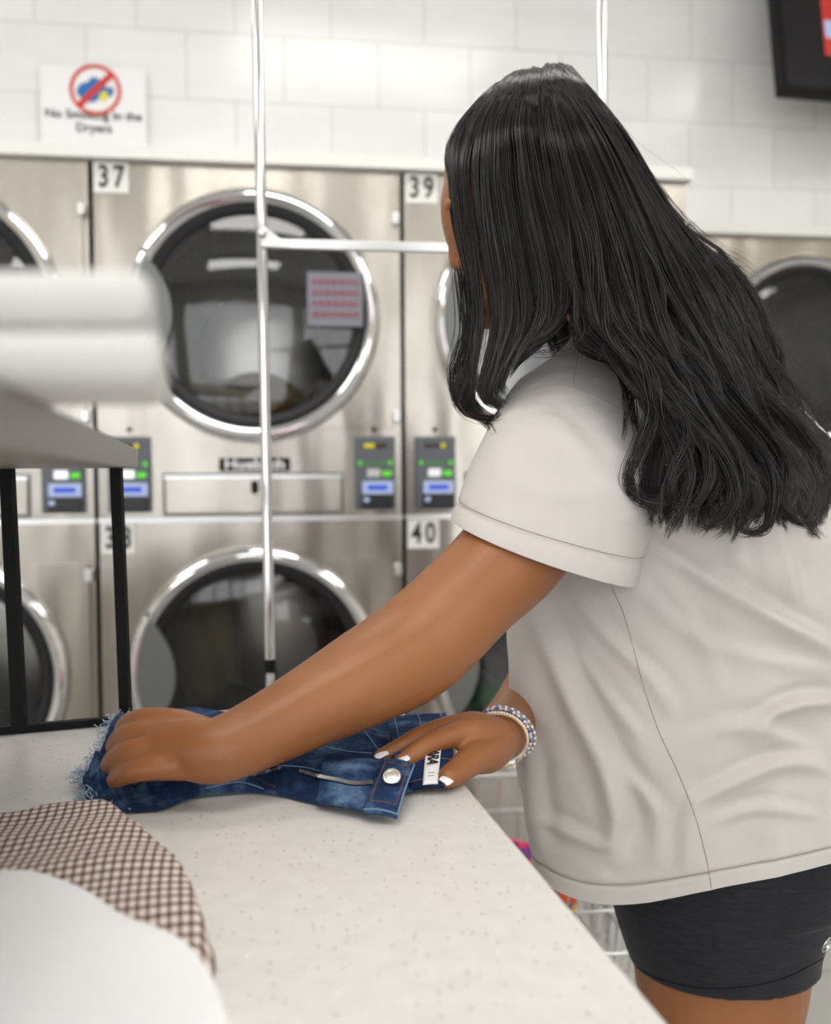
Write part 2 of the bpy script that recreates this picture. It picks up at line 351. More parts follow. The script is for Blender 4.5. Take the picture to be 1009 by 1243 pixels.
def make_door(root, cx, cz):
    # pressed steel door plate: ring plus a flange running to the hinges on the right
    pl = MB(); n = 96; inn = []; out = []; hz = .29; hx = .782
    for i in range(n):
        a = 2 * pi * i / n; c, s = cos(a), sin(a); r = R0 + .008
        if c > 0:
            t = (hx - cx) / c if c > 1e-6 else 9
            t2 = hz / abs(s) if abs(s) > 1e-6 else 9
            r = max(r, min(t, t2)) if min(t, t2) > r else r
        inn.append((c * .30, s * .30)); out.append((c * r, s * r))
    f = []; v = [(cx + x, -.016, cz + z) for x, z in inn] + [(cx + x, -.016, cz + z) for x, z in out] + [(cx + x, -.002, cz + z) for x, z in out]
    for i in range(n): j = (i + 1) % n; f += [(i, j, n + j, n + i), (n + i, n + j, 2 * n + j, 2 * n + i)]
    d = pl.add(v, f).build('door', M['steel'], root, True, 0, 2, 30)
    ring = MB().lathe_y([(R0 + .004, -.016), (R0 + .004, -.03), (R0 - .004, -.042), (R0 - .016, -.047), (R0 - .028, -.043), (R0 - .038, -.03), (R0 - .04, -.012)], cx, cz)
    ring.build('chrome_ring', M['chrome'], d)
    MB().lathe_y([(R0 - .036, -.026), (R0 - .046, -.034), (R0 - .06, -.03), (R0 - .07, -.018), (R0 - .07, .03)], cx, cz).build('gasket', M['rubber'], d)
    g = MB().lathe_y([(R0 - .062, -.022), (.2, -.03), (.12, -.034), (.05, -.036), (.001, -.036)], cx, cz); g.build('glass', M['glass'], d)
    # crescent grip on the left of the glass
    cr = arc(cx, cz, R0 - .012, 148, 212, 20) + arc(cx - .33, cz, .155, -52, 52, 20)[:]
    k = 20; A = arc(cx, cz, R0 - .012, 148, 212, k); B = arc(cx - .275 - .25, cz, .302, 34, -34, k)
    B = [(cx - .285 + .078 * (1 - (2 * i / k - 1) ** 2), cz + .163 * (1 - 2 * i / k)) for i in range(k + 1)]
    hm = MB(); V = []
    for y in (-.03, -.046): V += [(x, y, z) for x, z in A] + [(x, y, z) for x, z in B]
    m = 2 * (k + 1); f = []
    for i in range(k):
        f += [(i, i + 1, k + 2 + i, k + 1 + i), (m + i, m + k + 1 + i, m + k + 2 + i, m + i + 1), (i, m + i, m + i + 1, i + 1), (k + 1 + i, k + 2 + i, m + k + 2 + i, m + k + 1 + i)]
    hm.add(V, f).build('handle', M['grip'], d, True, .003)
    for s in (-1, 1):
        MB().box((.772, -.03, cz + s * .262 - .016), (.792, -.012, cz + s * .262 + .016)).build('hinge', M['satin'], d, True, .003)
    return d
def drum(root, cx, cz):
    dm = MB().lathe_y([(.262, .02), (.262, .05), (.37, .08), (.37, .62), (.001, .62)], cx, cz, 64).build('drum', M['drum'], root)
    for k in range(3):
        a = radians(90 + 120 * k + 25); c, s = cos(a), sin(a); q = MB()
        q.prism_y([(cx + .368 * cos(a - .12), cz + .368 * sin(a - .12)), (cx + .368 * cos(a + .12), cz + .368 * sin(a + .12)), (cx + .30 * cos(a), cz + .30 * sin(a))], .12, .6)
        q.build('drum_fin', M['grip'], dm, False)
    b = MB(); b.lathe_y([(.001, .585), (.10, .585), (.20, .60), (.205, .615)], cx + .02, cz - .02, 48).build('drum_plate', M['satin'], dm)
def control(root, x0, x1, z0, z1, lit):
    w = x1 - x0; h = z1 - z0; t = MB().box((x0, -.018, z0), (x1, .002, z1)).build('control_panel', M['grey_plastic'], root, True, .004)
    def r(name, a, b, c, d, mat, y=-.021, bv=.0): MB().box((x0 + a * w, y, z0 + c * h), (x0 + b * w, -.017, z0 + d * h)).build(name, mat, t, False, bv)
    r('number_display', .2, .8, .84, .91, M['lens'], -.0195)
    r('display_digits', *((.22, .48) if lit else (.62, .74)), .845, .905, M['led_yellow'], -.0205)
    for k in range(5): r('indicator', .1 + .17 * k, .2 + .17 * k, .61, .66, M['led_dim'], -.0195)
    r('indicator', .09, .16, .61, .67, M['led_green'], -.0205); r('indicator', .84, .92, .61, .67, M['led_green'], -.0205)
    r('start_button', .68, .9, .455, .53, M['led_green'], -.024, .001)
    r('label_strip', .3, .62, .45, .56, M['satin'], -.0192)
    r('reader_screen', .18, .93, .215, .39, M['lcd'], -.028, .001); r('screen_text', .3, .8, .27, .34, M['lcd_text'], -.0286)
    r('card_reader', .16, .93, .03, .205, M['dark_plastic'], -.034, .002); r('reader_light', .2, .33, .11, .17, M['lcd'], -.0352)
def number_plate(root, x, z, s):
    p = MB().box((x, -.004, z), (x + .086, .0, z + .078)).build('number_plate', M['white_paint'], root, False)
    for k, ch in enumerate(s): txt(ch, .078, 'numeral', M['ink'], p, (x + .024 + .038 * k, -.0048, z + .039), bold=.0016, xs=.74)
def make_dryer(nums, label, plate=True):
    root = thing('dryer', label, 'dryer', (0, 0, 0), WA, 'stacked tumble dryers in the near bank')
    b = MB(); ct, cl = (.408, 1.573), (.402, .64); rh = .30
    plate_hole(b, .004, .796, 1.215, 1.962, ct[0], ct[1], rh, 0); plate_hole(b, .004, .796, .12, 1.040, cl[0], cl[1], rh, 0)
    b.box((.004, 0, 1.052), (.796, .02, 1.215)); b.box((.004, .004, .9), (.010, .68, 1.95)); b.box((.012, .012, 1.040), (.788, .03, 1.052))
    b.box((.004, .002, .12), (.012, .70, 1.962)); b.box((.788, .002, .12), (.796, .70, 1.962)); b.box((.004, .002, 1.95), (.796, .70, 1.962)); b.box((.004, .69, .12), (.796, .70, 1.962)); b.box((.012, .05, 0), (.788, .69, .12))
    b.box((.012, .03, 1.04), (.788, .69, 1.06))
    b.build('body', M['steel'], root, False)
    tr = MB(); tr.box((.002, -.006, 1.036), (.798, .0, 1.048)); tr.build('trim_strip', M['satin'], root, False)
    drum(root, *ct); drum(root, *cl); make_door(root, *ct); make_door(root, *cl)
    MB().box((.166, -.0025, 1.052), (.640, .0, 1.164)).build('drawer_gap', M['grip'], root, False)
    dr = MB().box((.172, -.008, 1.058), (.634, .0, 1.158)).build('lint_drawer', M['steel'], root, True, .003)
    MB().box((.172, -.011, 1.150), (.634, -.008, 1.158)).build('drawer_lip', M['satin'], dr, False)
    MB().box((.36, -.0105, 1.06), (.50, -.008, 1.149)).build('lock_plate', M['steel'], dr, False)
    kp = arc(0.404, 1.134, .010, 0, 180, 12) + arc(.404, 1.118, .010, 180, 360, 12); MB().prism_y(kp, -.0125, -.010).build('keyhole', M['black'], dr, False)
    nm = MB().box((.312, -.005, 1.169), (.497, .0, 1.203)).build('name_plate', M['black'], root, False)
    txt('Huebsch', .034, 'name_lettering', M['paper'], nm, (.4045, -.0058, 1.186), bold=.0012, xs=1.32)
    control(root, .669, .777, 1.063, 1.259, True); control(root, .030, .138, 1.063, 1.259, False)
    for x in (.722, .084): MB().lathe_y([(.001, -.004), (.0065, -.004), (.0065, .001)], x, 1.278, 16).build('lock', M['black'], root)
    if nums:
        number_plate(root, .008, 1.883, nums[0]); number_plate(root, .008, .956, nums[1])
    return root
U0 = float(np.dot(wallpt(114, 400, D1), WU) )
def place(o, u, D): q = np.array([0, D, 0]); s = float(u); p = CAM * 0 + q + WU * (s - np.dot(q, WU)); o.location = (p[0], p[1], 0)
dr37 = make_dryer(('37', '38'), 'stainless stacked tumble dryer numbered 37 above and 38 below'); place(dr37, U0, D1)
def renum(root, nums):
    ps = [c for c in root.children if c.name.startswith('number_plate')]
    for p in ps: 
        for n in list(p.children): bpy.data.objects.remove(n)
        bpy.data.objects.remove(p)
    if nums: number_plate(root, .008, 1.883, nums[0]); number_plate(root, .008, .956, nums[1])
for du, nums, lab in ((-.804, ('35', '36'), 'stainless stacked tumble dryer behind the black shelf legs, left of dryer 37'), (.804, ('39', '40'), 'stainless stacked tumble dryer numbered 39 above and 40 below')):
    c = copy_tree(dr37); place(c, U0 + du, D1); c['label'] = lab; renum(c, nums)
cR = float(np.dot(wallpt(962, 415, D2), WU))
c = copy_tree(dr37); place(c, cR - .408, D2 - .07); c['label'] = 'stainless dryer under the television, seen past the long hair'; renum(c, None); c['group'] = 'tumble dryers in the far bank'
for ch in list(c.children): pass
# bulkhead caps over the banks
def cap(name, u0, u1, D, z0, z1, dep, mat): 
    o = MB().box((0, -.03, z0), (u1 - u0, dep, z1)).build(name, mat, None, False); q = np.array([0, D, 0]); p = q + WU * (u0 - np.dot(q, WU)); o.location = (p[0], p[1], 0); o.rotation_euler = (0, 0, WA); return struct(o)
cap('trim_1', U0 - .81, U0 + 1.61, D1, 1.965, 1.998, .62, M['white_paint'])
cap('trim_2', cR - .412, cR + 1.9, D2 - .075, 1.965, 2.0, .07, M['white_paint'])

# laundry inside drums
def lump(name, c, ax, mat, label, cat='laundry', seed=0, group=None, amp=.3, sub=4):
    bm = bmesh.new(); bmesh.ops.create_icosphere(bm, subdivisions=sub, radius=1); r = np.random.default_rng(seed); ph = r.uniform(0, 6.28, (9, 3)); fr = r.uniform(1.3, 5.5, (9, 3))
    for v in bm.verts:
        p = np.array(v.co); k = 1 + amp * sum(sin(fr[i] @ p + ph[i, 0]) * (.5 if i > 3 else 1) for i in range(9)) / 4; v.co = Vector([p[j] * ax[j] * k for j in range(3)])
    me = bpy.data.meshes.new(name); bm.to_mesh(me); bm.free(); o = link(name, me, mat, None, True, 0, 2, 0); o.location = tuple(c); return tag(o, label, cat, group)
def inbank(u, z, y, D=D1):
    q = np.array([0, D + 0.0, 0]); return q + WU * (U0 + u - np.dot(q, WU)) - WN * y + np.array([0, 0, z])
lump('garment', inbank(.26, .66, .3), (.09, .14, .22), M['olive'], 'olive brown clothes tumbling behind the glass of dryer 38', seed=3)
lump('garment', inbank(.32, .42, .22), (.16, .14, .12), M['dark'], 'black clothes at the bottom of dryer 38', seed=4)
lump('garment', inbank(1.09, .47, .09), (.09, .06, .10), M['green'], 'green clothes behind the glass of dryer 40', seed=5)
lump('garment', inbank(1.12, .68, .12), (.14, .07, .14), M['dark'], 'black clothes above the green ones behind the glass of dryer 40', seed=15)
lump('garment', inbank(.36, 1.36, .3), (.2, .16, .09), M['olive'], 'pale brown clothes lying in the drum of dryer 37', seed=6)
q = np.array([0, D2 - .07, 0]); q = q + WU * (cR + .08 - np.dot(q, WU)) - WN * .16 + np.array([0, 0, 1.53]); lump('garment', q, (.12, .1, .15), M['navy'], 'dark navy jeans in the drum under the television', seed=8)

# paper notice inside the glass of dryer 37
pn = MB(); nt = thing('notice', 'white notice with red lines stuck in the door of dryer 37', 'notice', tuple(inbank(.545, 1.545, -.052)), WA)
pn.box((0, 0, 0), (.145, .0008, .14)).build('paper', simple('grey_paper', (128, 128, 140), .6).m, nt, False)
rl = MB(); rnd = random.Random(3)
for k in range(4):
    x = .014
    while x < .128:
        w = rnd.uniform(.008, .02); rl.box((x, -.0012, .108 - .028 * k), (min(x + w, .134), -.0002, .121 - .028 * k)); x += w + .0035
rl.build('printed_lines', simple('faded_red', (140, 80, 96), .6).m, nt, False)

# sign on the tiles
q = wallpt(50, 172, D2 - .015); q2 = wallpt(178, 172, D2 - .015); sw = float(np.linalg.norm(q2 - q)); sh = float(wallpt(50, 78, D2 - .015)[2] - q[2])
sg = thing('wall_sign', 'white paper sign with a red prohibition circle above the dryers', 'sign', tuple(q), WA)
MB().box((0, 0, 0), (sw, .002, sh)).build('paper', M['paper'], sg, False)
rc = sw * .245; cx, cz = sw * .52, sh * .70
MB().lathe_y([(rc, 0), (rc, -.003), (rc * .86, -.003), (rc * .86, 0)], cx, cz, 64).build('prohibition_ring', M['red'], sg)
d = rc * .93; w = rc * .085; s2 = .7071
MB().prism_y([(cx - d * s2 - w, cz - d * s2 + w), (cx - d * s2 + w, cz - d * s2 - w), (cx + d * s2 + w, cz + d * s2 - w), (cx + d * s2 - w, cz + d * s2 + w)], -.0036, -.0012).build('slash', M['red'], sg, False)
MB().prism_y([(cx + rc * a, cz + rc * b) for a, b in ((-.75, -.12), (-.6, .2), (-.3, .3), (-.1, .52), (.2, .42), (.4, .15), (.72, .1), (.66, -.2), (.2, -.3), (-.1, -.5), (-.5, -.42))], -.0022, 0).build('picture', M['blue'], sg, False)
MB().prism_y([(cx + rc * a, cz + rc * b) for a, b in ((.2, -.1), (.45, -.02), (.5, -.3), (.3, -.45), (.12, -.3))], -.0026, 0).build('picture_spot', M['yellow'], sg, False)
txt('No Smoking In the', .037, 'lettering', M['ink'], sg, (sw * .5, -.0012, sh * .37), bold=.0006, xs=1.05)
txt('Dryers', .037, 'lettering', M['ink'], sg, (sw * .5, -.0012, sh * .20), bold=.0006, xs=1.05)

# television
tv = thing('television', 'black flat television mounted high on the white tiled wall', 'television', tuple(P(951, 110, 3.12)), WA + radians(4))
tv.rotation_euler = (radians(-9), 0, tv.rotation_euler[2])
MB().box((0, 0, 0), (1.0, .05, .60)).build('bezel', M['black'], tv, True, .008)
MB().box((.015, -.003, .02), (.985, .001, .588)).build('screen', M['screen'], tv, False)
im = MB(); im.box((.16, -.005, .13), (.30, -.002, .36)); im.build('screen_picture', M['red'], tv, False)
MB().box((.165, -.006, .19), (.28, -.0045, .25)).build('screen_caption', M['lcd'], tv, False)
MB().box((.4, .05, .2), (.6, .35, .4)).build('wall_bracket', M['black'], tv, False)

# ------------------------------------------------------------------ laundry cart with hanging rail
ct = thing('laundry_cart', 'chrome laundry cart with tall poles and a hanging rail behind the woman', 'cart')
def vpole(xt, yt, xb, yb, d):   # upright through two measured points
    a, b = P(xt, yt, d), P(xb, yb, d); c = (a + b) / 2; return c[:2]
pl_, pr_ = P(319, 300, 1.62), P(734, 60, 1.74)
pl_top = P(311, -40, 1.62); pl_bot = P(328, 800, 1.62)
rimz = .524; P1 = pl_bot; P2 = pr_.copy()
MB().tube([pl_top, pl_bot], .0088, 14).build('pole', M['chrome'], ct)
MB().tube([pl_bot, pl_bot + np.array([0, 0, -.022])], .0092, 12).build('pole_joint', M['black'], ct)
MB().tube([pl_bot + np.array([0, 0, -.02]), (pl_bot[0], pl_bot[1], .16)], .0072, 12).build('pole_sleeve', M['satin'], ct)
prt, prb = P(730, -40, 1.74), P(737, 300, 1.74); prb2 = prb + (prb - prt) * 2.0
MB().tube([prt, (prb[0] + .01, prb[1], .16)], .0088, 14).build('pole', M['chrome'], ct)
ra, rb = P(330, 296, 1.62), P(740, 306, 1.74)
r = MB(); e = (rb - ra) / np.linalg.norm(rb - ra); r.tube([ra, rb], .0105, 4, side=(e[1] * .7 * 0, .7, .7)).build('hanging_rail', M['satin'], ct, False)
gs = MB(); a0 = P(318, 272, 1.612); a1 = P(318, 300, 1.612); a2 = P(352, 302, 1.622); a3 = P(340, 290, 1.62); a4 = P(324, 276, 1.612)
for dy in (0,):
    t = np.array([0, -.004, 0]); V = [a0, a1, a2, a3, a4]; gs.add([v - t * 2 for v in V] + [v + t * 2 for v in V], [(0, 1, 2, 3, 4), (9, 8, 7, 6, 5)] + [(i, (i + 1) % 5, 5 + (i + 1) % 5, 5 + i) for i in range(5)])
gs.build('rail_bracket', M['satin'], ct, False)
for k, pc in enumerate((P(318, 283, 1.60), )): MB().ellip(pc, ((.008, 0, 0), (0, .006, 0), (0, 0, .008)), 12, 8).build('rivet', M['satin'], ct)
# basket
bc = np.array([.035, 1.79]); bl = .31; bw = .25; ca, sa = cos(WA), sin(WA)
def B(u, v, z): return np.array([bc[0] + u * ca - v * sa, bc[1] + u * sa + v * ca, z])
rim = MB()
def loop(z, k=1.0): return [B(-bl * k, -bw * k, z), B(bl * k, -bw * k, z), B(bl * k, bw * k, z), B(-bl * k, bw * k, z)]
for z, r_, kk in ((rimz, .0055, 1), (.45, .0028, .98), (.375, .0028, .96), (.30, .0035, .94)):
    L = loop(z, kk)
    for i in range(4): rim.tube([L[i], L[(i + 1) % 4]], r_, 8)
rim.build('basket_rails', M['satin'], ct)
wires = MB()
for i in range(4):
    a, b = loop(rimz)[i], loop(rimz)[(i + 1) % 4]; a2, b2 = loop(.30, .94)[i], loop(.30, .94)[(i + 1) % 4]; n = 14
    for k in range(n + 1): wires.tube([a + (b - a) * k / n, a2 + (b2 - a2) * k / n], .0016, 6)
L = loop(.30, .94)
for k in range(15): wires.tube([L[0] + (L[1] - L[0]) * k / 14, L[3] + (L[2] - L[3]) * k / 14], .0016, 6)
wires.build('basket_wires', M['satin'], ct)
fr = MB()
L = loop(.16, .94)
for i in range(4): fr.tube([L[i], L[(i + 1) % 4]], .011, 8); fr.tube([L[i], loop(.30, .94)[i]], .009, 8)
fr.tube([(pl_bot[0], pl_bot[1], .16), B(-bl * .94, 0, .16)], .009, 8); fr.tube([(prb[0] + .01, prb[1], .16), B(bl * .94, 0, .16)], .009, 8)
fr.build('base_frame', M['satin'], ct)
for i in range(4):
    c = L[i]; w = MB(); 
    ringy = [[(c[0] + y, c[1] + .06 * cos(2 * pi * j / 20) * rr, .062 + .06 * sin(2 * pi * j / 20) * rr) for j in range(20)] for y, rr in ((-.014, .85), (-.012, 1), (.012, 1), (.014, .85))]
    wh = w.loft(ringy).build('caster', M['rubber'], ct); MB().tube([(c[0], c[1], .12), (c[0], c[1], .16)], .012, 10).build('caster_stem', M['satin'], wh)
lump('garment', B(.02, .08, .415), (.22, .1, .05), M['pink'], 'bright pink garment lying in the laundry cart basket', seed=11, amp=.12)
lump('garment', B(.02, .04, .35), (.24, .16, .05), M['navy'], 'dark navy garment under the pink one in the laundry cart', seed=12, amp=.1)
lump('garment', B(.12, -.12, .43), (.1, .085, .085), M['print'], 'brightly coloured patterned garment at the near side of the cart', seed=13, amp=.15)
lump('garment', B(.02, .17, .425), (.08, .05, .03), M['print'], 'small orange and multicoloured garment on the pink garment', seed=14, amp=.15)

# ------------------------------------------------------------------ counter
TZ = .90
tA = Z(0, 888, TZ); tB = Z(300, 857, TZ); tC = Z(473, 842, TZ); tD = Z(565, 951, TZ); tE = Z(813, 1243, TZ)
def line(p, q, t): return (p + (q - p) * t)[:2]
dR = (tE - tD)[:2] / np.linalg.norm((tE - tD)[:2]); dB = (tC - tA)[:2] / np.linalg.norm((tC - tA)[:2])
corner = tC[:2]
# corner where both edges meet
Am = np.array([[dB[0], -dR[0]], [dB[1], -dR[1]]]); tt = np.linalg.solve(Am, tD[:2] - tA[:2]); corner = tA[:2] + dB * tt[0]
nearR = tD[:2] + dR * ((-.25 - tD[1]) / dR[1]); farL = corner - dB * 1.35
poly = [tuple(corner), tuple(farL), tuple(farL + (nearR - corner)), tuple(nearR)]
tb = thing('folding_table', 'white speckled quartz folding counter the jeans lie on', 'table')
MB().prism(poly, TZ - .03, TZ).build('worktop', M['quartz'], tb, True, .003)
cen = np.mean(np.array(poly), 0); ip = [tuple(cen + (np.array(q) - cen) * .86) for q in poly]
MB().prism(ip, 0, TZ - .0305).build('base_cabinet', M['white_paint'], tb, False)

# raised steel shelf with black legs
sf = thing('shelf', 'raised brushed metal shelf on thin black legs above the counter', 'shelf')
sA = P(168, 560, 1.10)[:2]; sB = np.array([-.085, .16]); SZ = 1.1735; sh_ = .021
dS = (sB - sA); lft = -dB * .9
MB().prism([tuple(sA), tuple(sA + lft), tuple(sB + lft), tuple(sB)], SZ, SZ + sh_).build('shelf_board', M['shelf'], sf, True, .002)
for (xt, yt, xb, yb, w_) in ((8.5, 566, 24, 884, .0062), (141, 564, 153, 873, .0056)):
    bq = Z(xb, yb, TZ + .004); dd = proj(bq)[2]; tq = P(xt, yt, dd); tq[2] = SZ
    MB().tube([bq, tq], w_ * 1.414, 4, side=(.7, .7, 0)).build('leg', M['black'], sf, False)
lb = Z(24, 884, TZ + .004)
a_, b_ = Z(-40, 890, TZ + .0045), Z(158, 873, TZ + .0045)
MB().tube([a_, b_], .0058, 4, side=(0, .7, .7)).build('foot_rail', M['black'], sf, False)
b2 = np.append(sB + dS * 0 + lft * .3, TZ + .001); 
for t_ in (.25, .95): q = sA + lft * .55 + dS * t_; MB().tube([(q[0], q[1], TZ), (q[0], q[1], SZ)], .008, 4).build('leg', M['black'], sf, False)

# ------------------------------------------------------------------ cloths on the counter
def sheet(name, fn, nu, nv, mat, parent, thick=0, uvs=1.0):
    V = []; UV = []
    for i in range(nu):
        for j in range(nv): V.append(fn(i / (nu - 1), j / (nv - 1)))
    V = np.array(V); g = V.reshape(nu, nv, 3)
    su = np.concatenate([[0], np.cumsum(np.linalg.norm(np.diff(g[:, nv // 2], axis=0), axis=1))]); sv = np.concatenate([[0], np.cumsum(np.linalg.norm(np.diff(g[nu // 2], axis=0), axis=1))])
    f = [(i * nv + j, (i + 1) * nv + j, (i + 1) * nv + j + 1, i * nv + j + 1) for i in range(nu - 1) for j in range(nv - 1)]
    me = bpy.data.meshes.new(name); me.from_pydata([tuple(v) for v in V], [], f); uvl = me.uv_layers.new(name='UVMap')
    for lp in me.loops: i, j = divmod(lp.vertex_index, nv); uvl.data[lp.index].uv = (su[i] * uvs, sv[j] * uvs)
    me.update(); o = link(name, me, mat, parent, True, 0, 2, 0)
    if thick: s = o.modifiers.new('thickness', 'SOLIDIFY'); s.thickness = thick; s.offset = -1
    return o
def bil(poly_f, poly_b, u, v):
    a = spline(poly_f, 200)[int(u * 199)]; b = spline(poly_b, 200)[int(u * 199)]; return a + (b - a) * v
sfr = [Z(*p, TZ)[:2] for p in ((-90, 1205), (40, 1200), (150, 1190), (215, 1192), (264, 1183))]   # near edge
sbk = [Z(*p, TZ)[:2] for p in ((-90, 1012), (0, 1008), (70, 994), (128, 992), (205, 1060))]
# radial build: outline of the visible checked cloth
outl = [Z(*p, TZ)[:2] for p in ((-120, 1008), (0, 1005), (55, 993), (100, 990), (135, 994), (175, 1030), (210, 1062), (238, 1100), (252, 1135), (262, 1182), (235, 1215), (150, 1235), (0, 1240), (-130, 1230))]
def mound(name, outl, h, mat, parent, label, cat, cshift=(0, 0), rings=40, seg=160, foldamp=.003, seed=1, rotuv=.4, edge=.12):
    O = np.array(outl); O = spline(np.vstack([O, O[:1]]), seg + 1)[:-1]; c = O.mean(0) + np.array(cshift); r = np.random.default_rng(seed)
    ph = r.uniform(0, 6.3, 8); fx = r.normal(0, 26, (8, 2)); V = []; UV = []
    ts = [0] + [((k + 1) / rings) for k in range(rings)]
    V.append((c[0], c[1], TZ + h)); UV.append((c[0], c[1]))
    for k in range(1, rings + 1):
        t = k / rings
        for j in range(seg):
            q = c + (O[j] - c) * t; e = 1 - t; z = h * (1 - max(0, (t - (1 - edge)) / edge) ** 2.2) * (1 - .25 * t * t)
            wv = sum(sin(fx[i] @ q + ph[i]) for i in range(8)) / 3; z += foldamp * wv * min(1, e / .08)
            V.append((q[0], q[1], TZ + max(.0015, z))); UV.append((q[0], q[1]))
    f = [(0, 1 + j, 1 + (j + 1) % seg) for j in range(seg)]
    for k in range(rings - 1):
        for j in range(seg): a = 1 + k * seg; f.append((a + j, a + seg + j, a + seg + (j + 1) % seg, a + (j + 1) % seg))
    me = bpy.data.meshes.new(name); me.from_pydata([tuple(map(float, v)) for v in V], [], f); uvl = me.uv_layers.new(name='UVMap'); cr, sr = cos(rotuv), sin(rotuv)
    for lp in me.loops: x, y = UV[lp.vertex_index]; uvl.data[lp.index].uv = (x * cr - y * sr, (x * sr + y * cr) * .6)
    o = link(name, me, mat, parent, True, 0, 2, 0); tag(o, label, cat); return o
mound('folded_shirt', [q for q in outl], .022, M['gingham'], None, 'brown and white checked shirt folded on the counter', 'clothes', seed=3, foldamp=.0028, rotuv=-.22)
out2 = [Z(*p, TZ + .01)[:2] for p in ((-160, 1110), (-60, 1098), (10, 1092), (60, 1103), (110, 1124), (160, 1158), (205, 1176), (245, 1196), (272, 1225), (290, 1262), (300, 1330), (240, 1420), (60, 1460), (-160, 1460))]
mound('folded_towel', out2, .045, M['white_cloth'], None, 'white cloth heaped in front of the checked shirt', 'clothes', seed=5, foldamp=.002, edge=.2)
# folded white towels on the shelf, close to the lens
SH = SZ + sh_
def towel(z0, z1, x0, x1, y0, y1, label):
    r = (z1 - z0) * .42; m = MB().box((x0, y0, z0), (x1, y1, z1)); m.v = [(x - .237 * (y - .282) * (x > -.2), y, z) for x, y, z in m.v]
    return tag(m.build('folded_towel', M['towel'], None, True, r, 5, 0), label, 'towel', 'white towels on the shelf')
towel(SH + .0002, SH + .0165, -.42, -.071, .282, .38, 'lower white folded towel of the pair on the metal shelf')
towel(SH + .0167, SH + .034, -.42, -.074, .284, .375, 'upper white folded towel of the pair on the metal shelf')

# ------------------------------------------------------------------ denim shorts on the counter
def bvh_of(*objs):
    dg = bpy.context.evaluated_depsgraph_get(); dg.update(); V = []; Fc = []
    for o in objs:
        e = o.evaluated_get(dg); me = e.to_mesh(); mw = o.matrix_world; k = len(V)
        V += [mw @ v.co for v in me.vertices]; Fc += [tuple(i + k for i in p.vertices) for p in me.polygons]; e.to_mesh_clear()
    return BVHTree.FromPolygons(V, Fc)
def hit(b, x, y, off=0.0, fb=None):
    r = Vector(ray(x, y)); r.normalize(); q = b.ray_cast(Vector(CAM), r, 5)
    if q[0] is None: return None if fb is None else P(x, y, fb)
    n = q[1] if q[1].dot(r) < 0 else -q[1]; return np.array(q[0] + n * off)
def on(b, pts, n, off, fb=None):
    out = [hit(b, x, y, off, fb) for x, y in spline([(*p, 0) for p in pts], n)[:, :2]]
    return [p for p in out if p is not None]
jr = thing('denim_shorts', 'blue denim shorts with frayed legs being folded on the counter', 'clothes')
fe = [(103, 982, .9015), (130, 986, .9015), (165, 986, .9015), (200, 982, .902), (240, 967, .902), (300, 962, .902), (340, 966, .902), (385, 976, .902), (441, 981, .902), (485, 966, .904), (515, 957, .904), (550, 953, .905)]
be = [(100, 950, .9035), (118, 925, .906), (128, 900, .909), (140, 872, .912), (180, 866, .914), (225, 866, .915), (290, 869, .916), (350, 868, .918), (420, 869, .918), (470, 872, .917), (505, 866, .916), (540, 866, .916)]
FE = spline([Z(*p) for p in fe], 400); BE = spline([Z(*p) for p in be], 400)
def hgt(u): return np.interp(u, [0, .08, .2, .4, .6, .8, 1], [.010, .018, .014, .018, .016, .008, .004])
def jf(u, v):
    a, b = FE[int(u * 399)], BE[int(u * 399)]; q = a + (b - a) * v; s = max(0, sin(pi * v)) ** .45
    w = .0028 * sin(38 * u + 5 * v + 2.2 * sin(9 * u)) + .002 * sin(70 * u - 13 * v) + .0025 * sin(17 * v + 21 * u) + .0012 * sin(150 * u + 30 * v * sin(6 * u))
    w *= 1.0 if u < .6 else .45
    q = q + np.array([0, 0, hgt(u) * s + w * min(1, s * 1.2) * (.4 + .6 * (v < .97))]); q[2] = max(q[2], TZ + .0012); return q
jb = sheet('leg_panel', jf, 300, 70, M['denim'], jr)
bj = bvh_of(jb)
def patch(corners, n, m, name, mat, parent, thick=.003, bulge=.002):
    tl, tr, br, bl_ = [np.array(c) for c in corners]
    def fn(u, v):
        q = (tl * (1 - u) + tr * u) * (1 - v) + (bl_ * (1 - u) + br * u) * v; return q + np.array([0, -bulge * .6, bulge]) * sin(pi * u) * 1.0 + np.array([0, -.35, .6]) * bulge * 2.2 * sin(pi * v)
    o = sheet(name, fn, n, m, mat, parent, thick); o.modifiers[0].offset = 1; return o, fn
fl, flf = patch([Z(392, 921, .9245), Z(470, 922, .9225), Z(444, 983, .9085), Z(383, 974, .9065)], 24, 16, 'fly_panel', M['denim'], jr, .003, .002)
tb_, tbf = patch([Z(466, 920, .9255), Z(504, 928, .9255), Z(483, 990, .9085), Z(441, 984, .9095)], 20, 20, 'waist_tab', M['denim'], jr, .004, .0022)
def border(fn, off, a=.08, n=20, side=(0, 1, 2, 3)):
    seg = {0: [(a, a), (1 - a, a)], 1: [(1 - a, a), (1 - a, 1 - a)], 2: [(1 - a, 1 - a), (a, 1 - a)], 3: [(a, 1 - a), (a, a)]}; out = []
    for s in side:
        (u0, v0), (u1, v1) = seg[s]; out.append([fn(u0 + (u1 - u0) * k / n, v0 + (v1 - v0) * k / n) + np.array([0, -off * .7, off]) for k in range(n + 1)])
    return out
st = MB(); st2 = MB()
for pl in border(tbf, .0005, .13): st.tube(pl, .00028, 5)
for pl in border(tbf, .0006, .01, side=(1, 2)): st2.tube(pl, .0006, 5)
st.build('stitching', M['stitch_rust'], tb_); st2.build('hem_edge', M['stitch_blue'], tb_)
